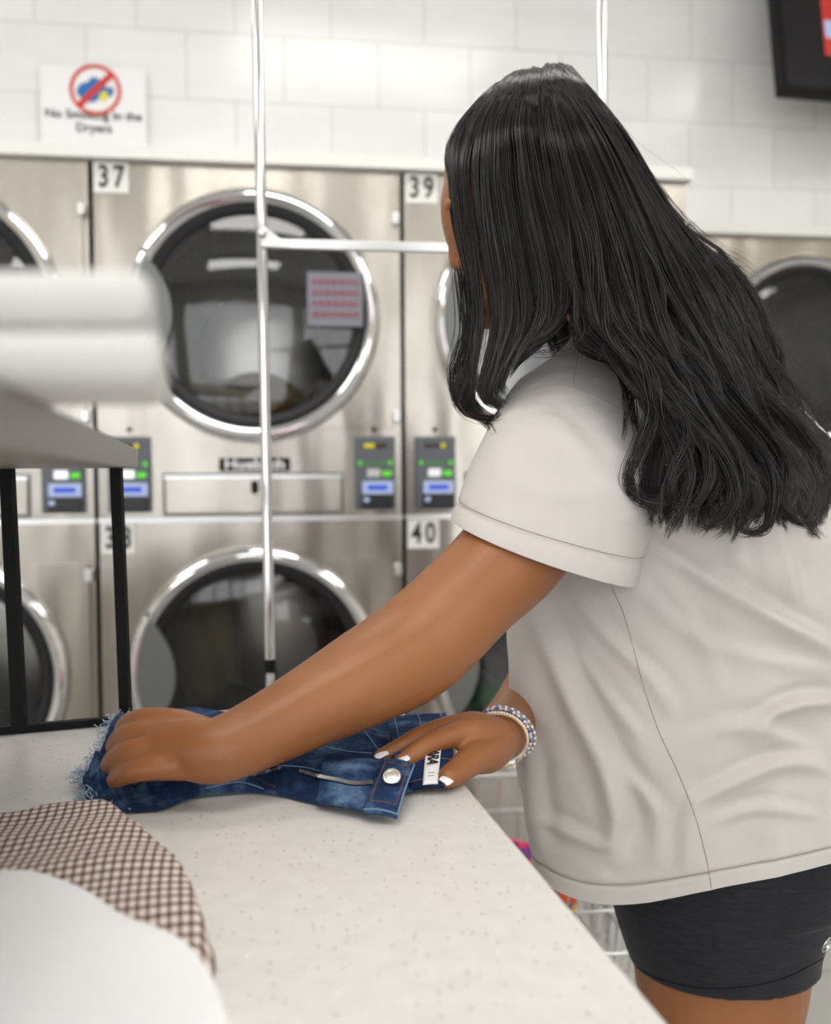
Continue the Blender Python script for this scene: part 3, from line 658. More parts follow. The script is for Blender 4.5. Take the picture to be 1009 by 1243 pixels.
wb, wbf = patch([Z(499, 905, .9245), Z(553, 903, .9245), Z(551, 954, .9065), Z(497, 957, .9065)], 20, 16, 'waistband', M['denim_dark'], jr, .004, .003)
s3 = MB()
for v in (.12, .5, .9): s3.tube([wbf(k / 20, v) + np.array([0, -.0006, .0006]) for k in range(21)], .0003, 5)
for pl in border(wbf, .0006, .03, side=(1,)): s3.tube(pl, .0006, 5)
s3.build('stitching', M['stitch_rust'], wb)
# back yoke / upper waistband running away behind the hand
yk, ykf = patch([Z(470, 873, .9205), Z(541, 865, .9215), Z(553, 903, .9245), Z(480, 925, .9235)], 20, 20, 'back_waistband', M['denim'], jr, .004, .0015)
s4 = MB()
for u in (.12, .52, .9): s4.tube([ykf(u, k / 16) + np.array([0, -.0003, .0008]) for k in range(17)], .0004, 5)
s4.build('stitching', M['stitch_blue'], yk)
pk = MB()
for pts in ([(372, 900), (388, 905), (420, 912), (452, 915)], [(440, 884), (452, 900), (462, 915)], [(390, 935), (420, 936), (450, 934), (462, 930)], [(300, 935), (330, 930), (370, 932), (400, 940)], [(250, 957), (290, 950), (320, 958)]):
    p_ = on(bj, pts, 26, .0005)
    if len(p_) > 3: pk.tube(p_, .0005, 5)
pk.build('pocket_stitching', M['stitch_blue'], jr)
# label with lettering
lb0 = [wbf(.40, -.02), wbf(.72, -.02), wbf(.66, 1.0), wbf(.33, 1.0)]
def lbf(u, v): return wbf(.36 + .34 * u - .06 * v, .02 + .98 * v) + np.array([0, -.0016, .0010])
lab = sheet('brand_label', lbf, 8, 16, M['paper'], jr, .0006); lab.modifiers[0].offset = 1
c0 = lbf(.5, .42); exv = lbf(.5, .75) - lbf(.5, .1); exv /= np.linalg.norm(exv); eyv = lbf(1, .4) - lbf(0, .4); eyv -= exv * np.dot(eyv, exv); eyv /= np.linalg.norm(eyv); ezv = np.cross(exv, eyv)
tz = txt('ZARA', .0135, 'lettering', M['ink'], lab, (0, 0, 0), (0, 0, 0), .0002, .0002, spacing=.85)
c0 = c0 + ezv * .0006; tz.matrix_world = Matrix([[exv[i], eyv[i], ezv[i], c0[i]] for i in range(3)] + [[0, 0, 0, 1]])
for k, v in enumerate((.80, .86)):
    MB().tube([lbf(.30, v) + ezv * .0003, lbf(.72, v) + ezv * .0003], .00022, 4).build('small_print', M['ink'], lab)
# metal button
bc_ = tbf(.55, .48); nrm = np.array([-.05, -.62, .78]); nrm /= np.linalg.norm(nrm); a1 = np.cross(nrm, [0, 0, 1.]); a1 /= np.linalg.norm(a1); a2 = np.cross(nrm, a1)
rg = [[bc_ + nrm * (h + .0015) + r * (cos(2 * pi * j / 32) * a1 + sin(2 * pi * j / 32) * a2) for j in range(32)] for r, h in ((.0035, .0005), (.0040, .0020), (.0068, .0026), (.0074, .0036), (.0068, .0046), (.0052, .0047), (.0046, .0041), (.0022, .0043), (.0001, .0043))]
bt = MB().loft(rg).build('button', M['button'], tb_); 
em = MB()
for k in range(8): a = 2 * pi * k / 8; em.ellip(bc_ + nrm * .0044 + .0026 * (cos(a) * a1 + sin(a) * a2), (a1 * .0008, a2 * .0008, nrm * .0006), 8, 5)
em.build('button_emboss', M['zip'], tb_)
# zipper teeth
bj2 = bvh_of(jb, fl)
def zipper(pts, n):
    m = MB(); c = on(bj2, pts, n, .0008)
    tape = MB().tube(c, .0016, 6)
    for k in range(len(c) - 1):
        t = c[k + 1] - c[k]; t /= np.linalg.norm(t); s = np.cross(t, [0, -.6, .8]); s /= np.linalg.norm(s); o = c[k] + np.array([0, -.0008, .0014]); m.tube([o - s * .0016, o + s * .0017], .00036, 5)
    z = tape.build('zipper', M['denim_dark'], jr); z2 = m.build('zipper_teeth', M['zip'], z); z2['kind'] = 'stuff'
zipper([(364, 938), (385, 944), (405, 948), (430, 953), (453, 952)], 62); zipper([(304, 943), (322, 939), (342, 934)], 30); zipper([(306, 945), (320, 951), (335, 958)], 20)
# frayed edges
fw, fb_ = MB(), MB()
for k in range(420):
    u = rng.uniform(); 
    if k % 3: q0 = FE[int(rng.uniform(0, .10) * 399)] if k % 2 else BE[int(rng.uniform(0, .09) * 399)]; q0 = q0 + (jf(.0, .5) - q0) * rng.uniform(0, .5)
    else: q0 = BE[int(rng.uniform(.03, .36) * 399)]
    d = np.array([-rng.uniform(.2, 1), rng.normal(0, .6), rng.uniform(-.2, .5)]); d /= np.linalg.norm(d); L_ = rng.uniform(.006, .017); c = [q0]
    for s in range(5): d = d + rng.normal(0, .5, 3); d /= np.linalg.norm(d); nx = c[-1] + d * L_ / 5; nx[2] = max(nx[2], TZ + .0006); c.append(nx)
    (fw if k % 4 == 0 else fb_).tube(c, rng.uniform(.0003, .0005), 4)
c = [Z(*p, TZ + .002) for p in ((62, 985), (80, 978), (105, 974), (130, 984), (152, 984))]; fw.tube(spline(c, 30), .0005, 5)
c = [Z(*p, TZ + .004) for p in ((85, 990), (110, 978), (135, 970), (158, 982))]; fw.tube(spline(c, 30), .0005, 5)
fo = fb_.build('fray', M['thread_blue'], jr); fo['kind'] = 'stuff'; fo = fw.build('loose_thread', M['thread_white'], jr); fo['kind'] = 'stuff'

# ------------------------------------------------------------------ the woman: body
def PP(*l): return [P(*q) for q in l]
def S(pts, n): return spline(pts, n)
bd = MB()
def limb(pts, rad, n=16, m=24, flat=1.0, side=None):
    q = spline([list(p) + [r] for p, r in zip(pts, rad)], m); bd.tube([p[:3] for p in q], [max(p[3], .003) for p in q], n, True, True, flat, side)
# near (left) arm
limb(PP((755, 520, 1.10), (712, 535, 1.045), (672, 590, .99), (628, 664, .958), (572, 722, .93), (505, 785, .905), (440, 824, .868), (375, 859, .838), (315, 890, .813), (264, 911, .792), (232, 909, .797), (200, 906, .806)),
     [.045, .050, .054, .0525, .0475, .0485, .0425, .0350, .0295, .0262, .0250, .0215], 28, 64)
Wl = P(262, 911, .792)
fing_l = [[(262, 893, .812), (215, 877, .826), (170, 875, .838), (150, 884, .862), (155, 900, .880), (168, 908, .874)],
          [(262, 905, .803), (215, 895, .812), (160, 892, .816), (140, 906, .842), (149, 918, .860), (164, 922, .854)],
          [(262, 917, .794), (212, 912, .795), (157, 914, .796), (134, 928, .819), (143, 936, .842), (160, 936, .836)],
          [(262, 930, .785), (215, 930, .782), (166, 935, .778), (141, 946, .794), (150, 946, .820), (170, 944, .820)]]
for k, f_ in enumerate(fing_l):
    pts = PP(*f_); limb(pts, [.0125, .0115, .0104 if k < 3 else .0095, .0083 if k < 3 else .0076, .0074, .0068], 14, 40)
limb(PP((240, 905, .815), (205, 912, .845), (180, 915, .868), (165, 918, .880)), [.014, .0125, .0105, .009], 14, 20)   # thumb under the palm
# palm
limb(PP((250, 912, .800), (205, 905, .812), (172, 902, .815)), [.020, .024, .019], 20, 12, .62, (0, .45, .9))
# far (right) arm
limb(PP((790, 520, 1.32), (745, 620, 1.33), (690, 772, 1.30), (668, 800, 1.245), (648, 838, 1.19), (626, 868, 1.08), (603, 894, .962)), [.050, .046, .040, .0385, .0365, .030, .0255], 24, 40)
W_ = (603, 896, .952)
fr_ = [[W_, (580, 890, .915), (556, 892, .898), (522, 904, .872), (504, 915, .860), (487, 926, .850)],
       [W_, (578, 884, .925), (548, 884, .915), (508, 896, .893), (485, 908, .880), (462, 919, .872)],
       [W_, (580, 882, .935), (552, 884, .935), (515, 897, .92), (495, 910, .905), (474, 918, .895)],
       [W_, (585, 884, .945), (562, 890, .95), (532, 902, .94), (515, 913, .93), (505, 920, .925)]]
for k, f_ in enumerate(fr_): limb(PP(*[(x_, y_, d_ * (1 if i_ == 0 else .990)) for i_, (x_, y_, d_) in enumerate(f_)]), [.017, .0145, .0122, .0098 if k < 3 else .0085, .0086, .0070], 14, 40)
limb(PP((603, 902, .938), (592, 914, .905), (574, 922, .872), (558, 934, .848), (544, 944, .829)), [.020, .0185, .0140, .0118, .0098], 16, 30)
limb(PP((598, 898, .938), (575, 893, .912), (562, 895, .905)), [.022, .021, .013], 18, 10)
# torso, neck, hips, legs
def ring_e(c, a, b, n=40, e=2.2, tilt=0):
    out = []
    for j in range(n):
        t = 2 * pi * j / n; c_, s_ = -cos(t), -sin(t); x = np.sign(c_) * abs(c_) ** (2 / e) * a; y = np.sign(s_) * abs(s_) ** (2 / e) * b; out.append((c[0] + x, c[1] + y, c[2] - tilt * x))
    return out
tor = [((874, 1050, 1.17), .085, .135), ((876, 1005, 1.17), .104, .150), ((866, 940, 1.17), .112, .150), ((848, 840, 1.17), .102, .138), ((836, 740, 1.17), .108, .142), ((826, 640, 1.17), .118, .150), ((806, 550, 1.17), .115, .158), ((788, 485, 1.17), .090, .150), ((768, 440, 1.15), .062, .095), ((752, 410, 1.13), .050, .058), ((735, 380, 1.12), .047, .050), ((712, 335, 1.11), .047, .048), ((690, 290, 1.105), .050, .05)]
q_ = spline([list(P(*c)) + [a, b] for c, a, b in tor], 60); bd.loft([ring_e(q[:3], q[3], q[4], tilt=.12) for q in q_])
# head
def HP(x, y, d): return P(x, y, d)
up = np.array([.30, 0, 1.0]); up /= np.linalg.norm(up); fwd = np.array([-1.0, 0, .30]); fwd /= np.linalg.norm(fwd); sid = np.array([0, 1.0, 0])
hc = P(644, 212, 1.10); bd.ellip(hc, (fwd * .096, sid * .076, up * .100), 32, 20)
up2 = np.array([-.35, 0, 1.0]); up2 /= np.linalg.norm(up2); f2 = np.array([-1.0, 0, -.35]); f2 /= np.linalg.norm(f2)
bd.ellip(P(606, 272, 1.10), (f2 * .062, sid * .064, up2 * .088), 28, 18); bd.ellip(P(622, 320, 1.10), (f2 * .050, sid * .056, up2 * .062), 28, 18)
bd.ellip(P(593, 378, 1.10), (f2 * .020, sid * .024, up2 * .020), 18, 12)                                # chin
bd.tube(PP((556, 262, 1.10), (556, 285, 1.10), (557, 305, 1.10), (559, 316, 1.10)), [.008, .010, .012, .013], 12, True, True)   # nose
for s in (-1, 1):
    bd.ellip(P(565, 318, 1.10 + s * .012), ((.010, 0, 0), (0, .008, 0), (0, 0, .008)), 12, 8)
    bd.ellip(P(552, 250, 1.10 + s * .026), ((.012, 0, 0), (0, .022, 0), (0, 0, .007)), 14, 8)            # brow
    bd.ellip(P(588, 300, 1.10 + s * .034), ((.028, 0, 0), (0, .022, 0), (0, 0, .026)), 16, 10)           # cheek
    bd.ellip(P(662, 285, 1.10 + s * .068), ((.016, 0, .008), (0, .007, 0), (-.006, 0, .028)), 16, 10)    # ear
    bd.ellip(P(575, 342, 1.10 + s * .006), ((.010, 0, 0), (0, .018, 0), (0, 0, .0055)), 14, 8); bd.ellip(P(580, 352, 1.10 + s * .005), ((.010, 0, 0), (0, .016, 0), (0, 0, .006)), 14, 8)
for s, dx in ((0, 0), (1, -12)):
    cl = P(873 + dx, 1150, 1.085 + .17 * s); hip = np.array([cl[0], cl[1], .70]); kn = np.array([cl[0] - .02, cl[1], .44]); an = np.array([cl[0] + .03, cl[1], .075])
    rr = [(hip + [0, 0, .14], .095, .078), (hip, .100, .080), (hip - [-.003, 0, .09], .094, .079), (hip - [0.0, 0, .16], .080, .072), (kn, .056, .054), (kn + [.02, 0, -.10], .056, .050), (kn + [.03, 0, -.22], .040, .038), (an, .030, .028)]
    q_ = spline([list(c) + [a, b] for c, a, b in rr], 50); bd.loft([ring_e(q[:3], q[3], q[4], 32, 2) for q in q_])
    bd.tube([an + [.02, 0, -.045], an + [-.03, 0, -.03], an + [-.10, 0, -.045], an + [-.15, 0, -.052]], [.030, .036, .032, .022], 20, True, True, .9)
me = bpy.data.meshes.new('person'); me.from_pydata(bd.v, [], bd.f); bm = bmesh.new(); bm.from_mesh(me); bmesh.ops.recalc_face_normals(bm, faces=bm.faces); bm.to_mesh(me); bm.free()
person = link('person', me, M['skin'], None, True, 0, 2, 0)
tag(person, 'woman with long dark hair, pale T-shirt and black shorts folding denim shorts', 'person')
rm = person.modifiers.new('skin', 'REMESH'); rm.mode = 'VOXEL'; rm.voxel_size = .0024; rm.use_smooth_shade = True
sm = person.modifiers.new('smooth', 'SMOOTH'); sm.factor = .5; sm.iterations = 4
# apply so that later steps read the real surface
dg = bpy.context.evaluated_depsgraph_get(); dg.update(); me2 = bpy.data.meshes.new_from_object(person.evaluated_get(dg)); person.modifiers.clear(); person.data = me2
me2.polygons.foreach_set('use_smooth', [True] * len(me2.polygons))
bbody = bvh_of(person)
# creases and knuckle hollows pressed into the left hand are in the finger chains; nails and eyes are pieces of their own
def nail(tip, back, upv, w, l, name='fingernail'):
    tip = np.array(tip); ax = tip - np.array(back); ax /= np.linalg.norm(ax); n = np.array(upv, float); n -= ax * np.dot(n, ax); n /= np.linalg.norm(n); sd = np.cross(ax, n)
    V = []; nu, nv = 9, 9
    for i in range(nu):
        for j in range(nv):
            u = -1 + 2 * i / (nu - 1); v = -1 + 2 * j / (nv - 1); k = 1 - .16 * (abs(v) ** 4) ; uu = u * k * (1 - .10 * (v > .5) * (v - .5))
            V.append(tip + sd * uu * w + ax * (v * l * (1 - .12 * u * u)) + n * (-.30 * w * u * u - .0006 * v * v))
    f = [(i * nv + j, (i + 1) * nv + j, (i + 1) * nv + j + 1, i * nv + j + 1) for i in range(nu - 1) for j in range(nv - 1)]
    o = MB().add(V, f).build(name, M['nail'], person, True, 0, 2, 0); s = o.modifiers.new('t', 'SOLIDIFY'); s.thickness = .0009; s.offset = 0; s2 = o.modifiers.new('s', 'SUBSURF'); s2.levels = s2.render_levels = 1; return o
def nail_at(x, y, back, w, l, upv, off=.0009):
    q = hit(bbody, x, y, off); 
    if q is not None: nail(q, q + (np.array(P(*back)) - np.array(P(x, y, proj(q)[2]))), upv, w, l)
nail_at(543, 945, (562, 931, proj(hit(bbody, 543, 945, 0, .83))[2] + .02), .0052, .0062, (-.1, -.75, .6))
nail_at(489, 921, (508, 911, proj(hit(bbody, 489, 921, 0, .85))[2] + .008), .0042, .0060, (-.1, -.35, .95))
nail_at(463, 915, (484, 904, proj(hit(bbody, 463, 915, 0, .87))[2] + .008), .0040, .0066, (-.1, -.35, .95))
for s in (-1, 1): MB().ellip(P(568, 268, 1.10 + s * .029), ((.012, 0, 0), (0, .012, 0), (0, 0, .012)), 18, 12).build('eye', M['eye'], person)

# ------------------------------------------------------------------ T-shirt
def zat(py, d=1.15): return float(P(504, py, d)[2])
SH_R = [  # front x, back x, py, lateral half, centre depth, tilt
    (648, 1050, 990, .190, 1.15, .17), (640, 1056, 955, .190, 1.155, .15), (630, 1062, 900, .190, 1.16, .12), (619, 1062, 800, .187, 1.165, .1), (618, 1055, 720, .186, 1.17, .1), (632, 1043, 650, .188, 1.17, .08),
    (646, 1012, 590, .190, 1.17, .06), (662, 968, 530, .186, 1.17, .05), (684, 918, 485, .170, 1.165, .06), (696, 876, 452, .140, 1.155, .1), (698, 846, 425, .100, 1.145, .15), (700, 822, 402, .074, 1.135, .2), (704, 808, 388, .064, 1.13, .22)]
rows = []
for xf, xb, py, lat, dc, ti in SH_R:
    a = P(xf, py, dc); b = P(xb, py, dc); z = zat(py, dc); rows.append([(a[0] + b[0]) / 2, (a[1] + b[1]) / 2, z, (b[0] - a[0]) / 2, lat, ti])
rows = spline(rows, 300)
NT = 300
def srt(q, hem):
    e = 2.4 + .7 * hem; t = np.linspace(0, 2 * pi, NT, endpoint=False); c_, s_ = -np.cos(t), -np.sin(t); q = np.array(q); shw = .34 * min(1, max(0, (1.28 - q[2]) / .2))
    def mk(q):
        x = np.sign(c_) * np.abs(c_) ** (2 / e) * q[3]; y = np.sign(s_) * np.abs(s_) ** (2 / e) * q[4]; x = x + shw * y * np.clip(-x / .2, 0, 1)
        return np.stack([q[0] + x, q[1] + y, q[2] + q[5] * x * 0.9 + .006 * hem * np.sin(5 * t - 1.2)], 1)
    a0 = proj(np.array([q[0] - q[3], q[1], q[2]]))[0]
    for _ in range(4):
        G = mk(q); m_ = proj(G)[:, 0].min(); dx = (a0 - m_) * 1.15 / F; q[0] += dx / 2; q[3] -= dx / 2
    return mk(q)
G = np.stack([srt(q, max(0, 1 - i / 90)) for i, q in enumerate(rows)])                      # (rows, around, 3); row 0 = hem
def normals(G, wrap=True):
    du = np.gradient(G, axis=0); dv = (np.roll(G, -1, 1) - np.roll(G, 1, 1)) / 2; n = np.cross(dv, du); n /= np.linalg.norm(n, axis=2, keepdims=True) + 1e-9; return n
FOLDS = [  # polyline in the measured picture frame, amplitude (m), half width (m)
    ([(782, 655), (865, 705), (935, 748), (1009, 790), (1060, 830)], .010, .013), ([(760, 700), (840, 770), (930, 800), (1020, 815)], .004, .012),
    ([(905, 905), (930, 872), (965, 855), (1009, 852), (1050, 860)], .009, .010), ([(840, 975), (890, 950), (935, 930), (975, 926), (1010, 940)], .007, .010),
    ([(640, 725), (676, 800), (702, 862), (733, 925), (748, 990), (740, 1040)], .013, .016), ([(684, 704), (735, 769), (791, 825), (820, 870)], .006, .010),
    ([(700, 790), (740, 848), (782, 899)], .005, .008), ([(735, 905), (765, 945), (795, 985), (800, 1040)], .006, .009), ([(870, 1000), (920, 980), (990, 990)], .004, .008),
    ([(650, 990), (690, 1010), (740, 1030)], .004, .010), ([(640, 900), (648, 960), (655, 1040)], .005, .012), ([(880, 620), (900, 680), (905, 730)], .005, .010), ([(945, 640), (960, 700), (965, 740)], .004, .010),
    ([(830, 1060), (835, 1010), (845, 960)], .004, .010), ([(940, 1050), (930, 1000), (950, 960)], .004, .012), ([(800, 700), (830, 735), (860, 790), (880, 850)], .004, .012), ([(840, 900), (900, 880), (960, 900), (1009, 930)], .004, .012),
    ([(660, 640), (690, 700)], .004, .012)]
FOLDS = [(a_, b_ * 1.35, c_ * .74) for a_, b_, c_ in FOLDS]
def fold(G, N_, folds, near=True):
    D = np.zeros(G.shape[:2]); pr = proj(G); facing = np.einsum('ijk,ijk->ij', N_, CAM - G) > 0
    for pl, amp, w in folds:
        c = spline([(*p, 0) for p in pl], 60)[:, :2]; L_ = len(c); best = np.full(G.shape[:2], 1e9); bi = np.zeros(G.shape[:2], int)
        for k in range(L_):
            d = np.hypot(pr[..., 0] - c[k, 0], pr[..., 1] - c[k, 1]); m_ = d < best; best[m_] = d[m_]; bi[m_] = k
        tg = np.gradient(c, axis=0); sgn = np.sign((pr[..., 0] - c[bi, 0]) * tg[bi, 1] - (pr[..., 1] - c[bi, 1]) * tg[bi, 0])
        dist = best * pr[..., 2] / F * sgn; env = np.sin(np.pi * np.clip(bi / (L_ - 1), .02, .98)) ** .7
        D += np.where(facing, amp * env * (np.exp(-(dist / w) ** 2) - .55 * np.exp(-((dist - w * 1.5) / w) ** 2)), 0)
    return D
def fbm(G, seed, sc, k=14):
    r = np.random.default_rng(seed); out = 0
    for i in range(k):
        f = r.normal(0, sc, 3) * (1 + i / 6); out = out + np.sin(G @ f + r.uniform(0, 6.3) + 1.3 * np.sin(G @ r.normal(0, sc, 3))) / (1 + i / 5)
    return out / 4
N_ = normals(G); up_ = np.linspace(0, 1, 300)[:, None]
G = G + N_ * (fold(G, N_, FOLDS) + .0022 * fbm(G, 4, 11) * np.clip(1.3 - up_, .3, 1) + .0011 * fbm(G, 5, 45) + .0022 * (.35 - np.abs(fbm(G, 8, 20))) + .0011 * (np.arange(300)[:, None] < 14) - .0012 * np.exp(-((np.arange(300)[:, None] - 14.5) / 1.3) ** 2))[..., None]
def gmesh(G, wrap=True):
    a, b = G.shape[:2]; f = [(i * b + j, i * b + (j + 1) % b, (i + 1) * b + (j + 1) % b, (i + 1) * b + j) for i in range(a - 1) for j in range(b if wrap else b - 1)]
    return G.reshape(-1, 3), f
sv, sf_ = gmesh(G); SHB = MB().add(sv, sf_)
# sleeves
def sleeve(spec, n=180, m=120, folds=(), seed=1, cuff=True):
    R_ = []
    q = spline([list(c) + list(a1) + list(a2) for c, a1, a2 in spec], m)
    t = np.linspace(0, 2 * pi, n, endpoint=False); c_, s_ = np.cos(t), np.sin(t); e = 2.15
    cc = (np.sign(c_) * np.abs(c_) ** (2 / e))[:, None]; ss = (np.sign(s_) * np.abs(s_) ** (2 / e))[:, None]
    G = np.stack([r[:3] + cc * r[3:6] + ss * r[6:9] for r in q]); N_ = normals(G); cen = G.mean(1, keepdims=True)
    sg = np.sign(np.einsum('ijk,ijk->ij', N_, G - cen).mean()); N_ *= sg
    D = fold(G, N_, folds) + .0016 * fbm(G, seed, 14) + .0006 * fbm(G, seed + 1, 50)
    if cuff:
        k = np.arange(m)[:, None]; D = D + .0022 * np.exp(-((m - 1 - k) / 9.) ** 4) - .0014 * np.exp(-((m - 13 - k) / 1.6) ** 2)
    G = G + N_ * D[..., None]
    # turn the cloth inwards at the opening so it has thickness and an inside
    inner = [G[-1] + (G[-1].mean(0) - G[-1]) * w - (G[-1].mean(0) - G[-14].mean(0)) * h for w, h in ((.02, -.02), (.045, .05), (.05, .5), (.05, 2.2))]
    G = np.concatenate([G, np.stack(inner)]); return G
def axs(p, q, d=None): a, b = P(*p), P(*q); return (a + b) / 2, (b - a) / 2
c4, h4 = axs((549, 630, .955), (768, 706, .985)); c3, h3 = axs((560, 592, .965), (786, 655, 1.0)); c2, h2 = axs((583, 540, .985), (806, 600, 1.02)); c1, h1 = axs((606, 498, 1.01), (812, 545, 1.05)); c0_, h0 = axs((630, 462, 1.045), (810, 500, 1.08)); cm, hm_ = axs((672, 425, 1.085), (805, 462, 1.10))
dep = lambda k: np.array([.02, 1, .12]) * k
ctp, htp = axs((704, 392, 1.115), (790, 425, 1.12))
SL = sleeve([(ctp, htp, dep(.030)), (cm, hm_ * .9, dep(.045)), (c0_, h0, dep(.064)), (c1, h1, dep(.076)), (c2, h2, dep(.078)), (c3, h3, dep(.076)), (c4, h4, dep(.074))], folds=[([(590, 560), (640, 590), (700, 600), (770, 590)], .003, .012), ([(650, 500), (700, 540), (740, 600)], .003, .012), ([(720, 520), (760, 570), (770, 640)], .004, .012), ([(620, 520), (610, 580), (600, 620)], .002, .01)], seed=21)
v_, f_ = gmesh(SL); SHB.add(v_, f_)
e4 = P(700, 760, 1.15); far = [(P(805, 480, 1.25), np.array([.070, 0, 0]), dep(.05)), (P(795, 540, 1.30), np.array([.080, 0, 0]), dep(.07)), (P(775, 640, 1.32), np.array([.080, 0, .02]), dep(.07))]
v_, f_ = gmesh(sleeve(far, 120, 60, seed=31)); SHB.add(v_, f_)
shirt = SHB.build('t_shirt', M['shirt'], person, True, 0, 2, 0); so = shirt.modifiers.new('cloth', 'SOLIDIFY'); so.thickness = .0012; so.offset = -1
bs = bvh_of(shirt)
def seamline(pts, n, r, name, mat='seam', off=-.0002, par=None):
    p_ = on(bs, pts, n, off); q = [p_[0]]
    for a in p_[1:]:
        if np.linalg.norm(a - q[-1]) < .03: q.append(a)
    MB().tube(q, r, 6).build(name, M[mat], par or shirt)
seamline([(742, 712), (757, 745), (770, 790), (781, 832), (800, 888), (822, 935), (842, 985), (856, 1035), (864, 1078)], 90, .0007, 'side_seam')
seamline([(614, 492), (638, 476), (668, 468), (697, 471), (722, 481), (750, 494), (776, 506)], 60, .0008, 'shoulder_seam')
seamline([(704, 410), (702, 430), (698, 452), (697, 470)], 30, .0004, 'collar_seam')
hemr = MB()
for off_, r_ in ((.022, .0005),):
    i = 15; hemr.tube([G[i, j] + N_[i, j] * .0012 for j in range(NT)] + [G[i, 0]], r_, 5)
hemr.build('hem_stitching', M['seam'], shirt)
cf = MB(); k = 120 - 15; cf.tube([SL[k, j] for j in range(180)] + [SL[k, 0]], .0005, 5); cf.build('cuff_stitching', M['seam'], shirt)
nb = MB(); nb.tube([G[-2, j] for j in range(0, NT, 3)] + [G[-2, 0]], .0065, 8, False); nb.build('collar', M['shirt'], shirt)

# ------------------------------------------------------------------ shorts
sb = MB()
for s, dx in ((0, 0), (1, -12)):
    cl = P(873 + dx, 1150, 1.085 + .17 * s); zh = .628; ring = []
    for z, a, b, ox in ((zh, .1015, .0845, .006), (zh + .02, .1060, .0870, .003), (zh + .07, .1215, .0905, .004), (zh + .13, .130, .093, .006), (.84, .136, .095, .006), (.92, .12, .09, .002)): ring.append([cl[0] + ox, cl[1], z, a, b])
    q_ = spline(ring, 50); R_ = [ring_e(q[:3], q[3], q[4], 48, 2.05) for q in q_]
    R_ = [[(x, y, z - .10 * (x - cl[0]) * 0) for x, y, z in r] for r in R_]; sb.loft([[(cl[0] + (x - cl[0]) * .94, cl[1] + (y - cl[1]) * .94, z + .004) for x, y, z in R_[0]]] + R_)
hipc = P(878, 1050, 1.165); ring = [[hipc[0], hipc[1], z, a, .172] for z, a in ((.70, .122), (.76, .132), (.84, .138), (.93, .126))]; sb.loft([ring_e(q[:3], q[3], q[4], 48, 2.4) for q in spline(ring, 20)])
me = bpy.data.meshes.new('shorts'); me.from_pydata(sb.v, [], sb.f); bm = bmesh.new(); bm.from_mesh(me); bmesh.ops.recalc_face_normals(bm, faces=bm.faces); bm.to_mesh(me); bm.free()
sh_o = link('shorts', me, M['stretch'], person, True, 0, 2, 0); rm = sh_o.modifiers.new('r', 'REMESH'); rm.mode = 'VOXEL'; rm.voxel_size = .003; rm.use_smooth_shade = True; sm = sh_o.modifiers.new('s', 'SMOOTH'); sm.factor = .5; sm.iterations = 4
bsh = bvh_of(sh_o)
h_ = on(bsh, [(770, 1172), (800, 1188), (850, 1199), (900, 1198), (950, 1188), (1000, 1163)], 60, .0002, None)
MB().tube(h_, .0007, 6).build('hem_stitching', M['black'], sh_o)
lc = hit(bsh, 1003, 1146, .0012)
if lc is not None:
    n1 = hit(bsh, 1000, 1146, .0012); n2 = hit(bsh, 1003, 1150, .0012); ex = lc - n1; ex /= np.linalg.norm(ex); ez = lc - n2; ez -= ex * np.dot(ez, ex); ez /= np.linalg.norm(ez)
    lg = MB(); circ = [lc + .0085 * (cos(2 * pi * j / 32) * ex + sin(2 * pi * j / 32) * ez) for j in range(33)]; lg.tube(circ, .0008, 6)
    om = [lc + .0045 * (x * ex + y * ez) for x, y in ((-1.0, -.9), (-.55, -.75), (-.75, .0), (-.4, .9), (0, 1.0), (.4, .9), (.75, 0), (.55, -.75), (1.0, -.9))]; lg.tube(spline(om, 24), .0007, 6)
    lg.build('emblem', M['satin'], sh_o)

# ------------------------------------------------------------------ bracelets on the right wrist
def bracelet(c, ax, r, n, cols, br, name):
    ax = np.array(ax, float); ax /= np.linalg.norm(ax); u = np.cross(ax, [0, 0, 1.]); u /= np.linalg.norm(u); w = np.cross(ax, u)
    root = MB().tube([c + r * (cos(2 * pi * j / 40) * u + sin(2 * pi * j / 40) * w) for j in range(41)], .0006, 5).build(name, M['paper'], person)
    for ci, mat in enumerate(cols):
        m = MB()
        for k in range(n):
            if k % len(cols) == ci: a = 2 * pi * k / n; m.ellip(c + r * (cos(a) * u + sin(a) * w), ((br, 0, 0), (0, br, 0), (0, 0, br)), 8, 6)
        m.build('beads', mat, root)
ax = P(640, 838, 1.05) - P(603, 894, .952)
cb = [simple('bead_' + n, c, .25).m for n, c in (('white', (235, 235, 238)), ('gold', (205, 165, 80)), ('blue', (90, 110, 190)), ('grey', (150, 155, 160)), ('pink', (220, 150, 170)))]
bracelet(P(602, 901, .950) + ax * .10, ax + np.array([-.02, 0, .01]), .0275, 60, [cb[0]], .0016, 'white_bracelet')
bracelet(P(604, 901, .952) + ax * .17, ax + np.array([.0, 0, .01]), .0280, 64, [cb[0], cb[3], cb[2], cb[0], cb[4]], .0016, 'bead_bracelet')
bracelet(P(604, 902, .948) + ax * .04, ax + np.array([-.03, 0, -.01]), .0272, 80, [cb[1]], .0010, 'gold_bracelet')
bracelet(P(606, 903, .954) + ax * .24, ax + np.array([.01, 0, .02]), .0290, 56, [cb[3], cb[0]], .0018, 'grey_bracelet')

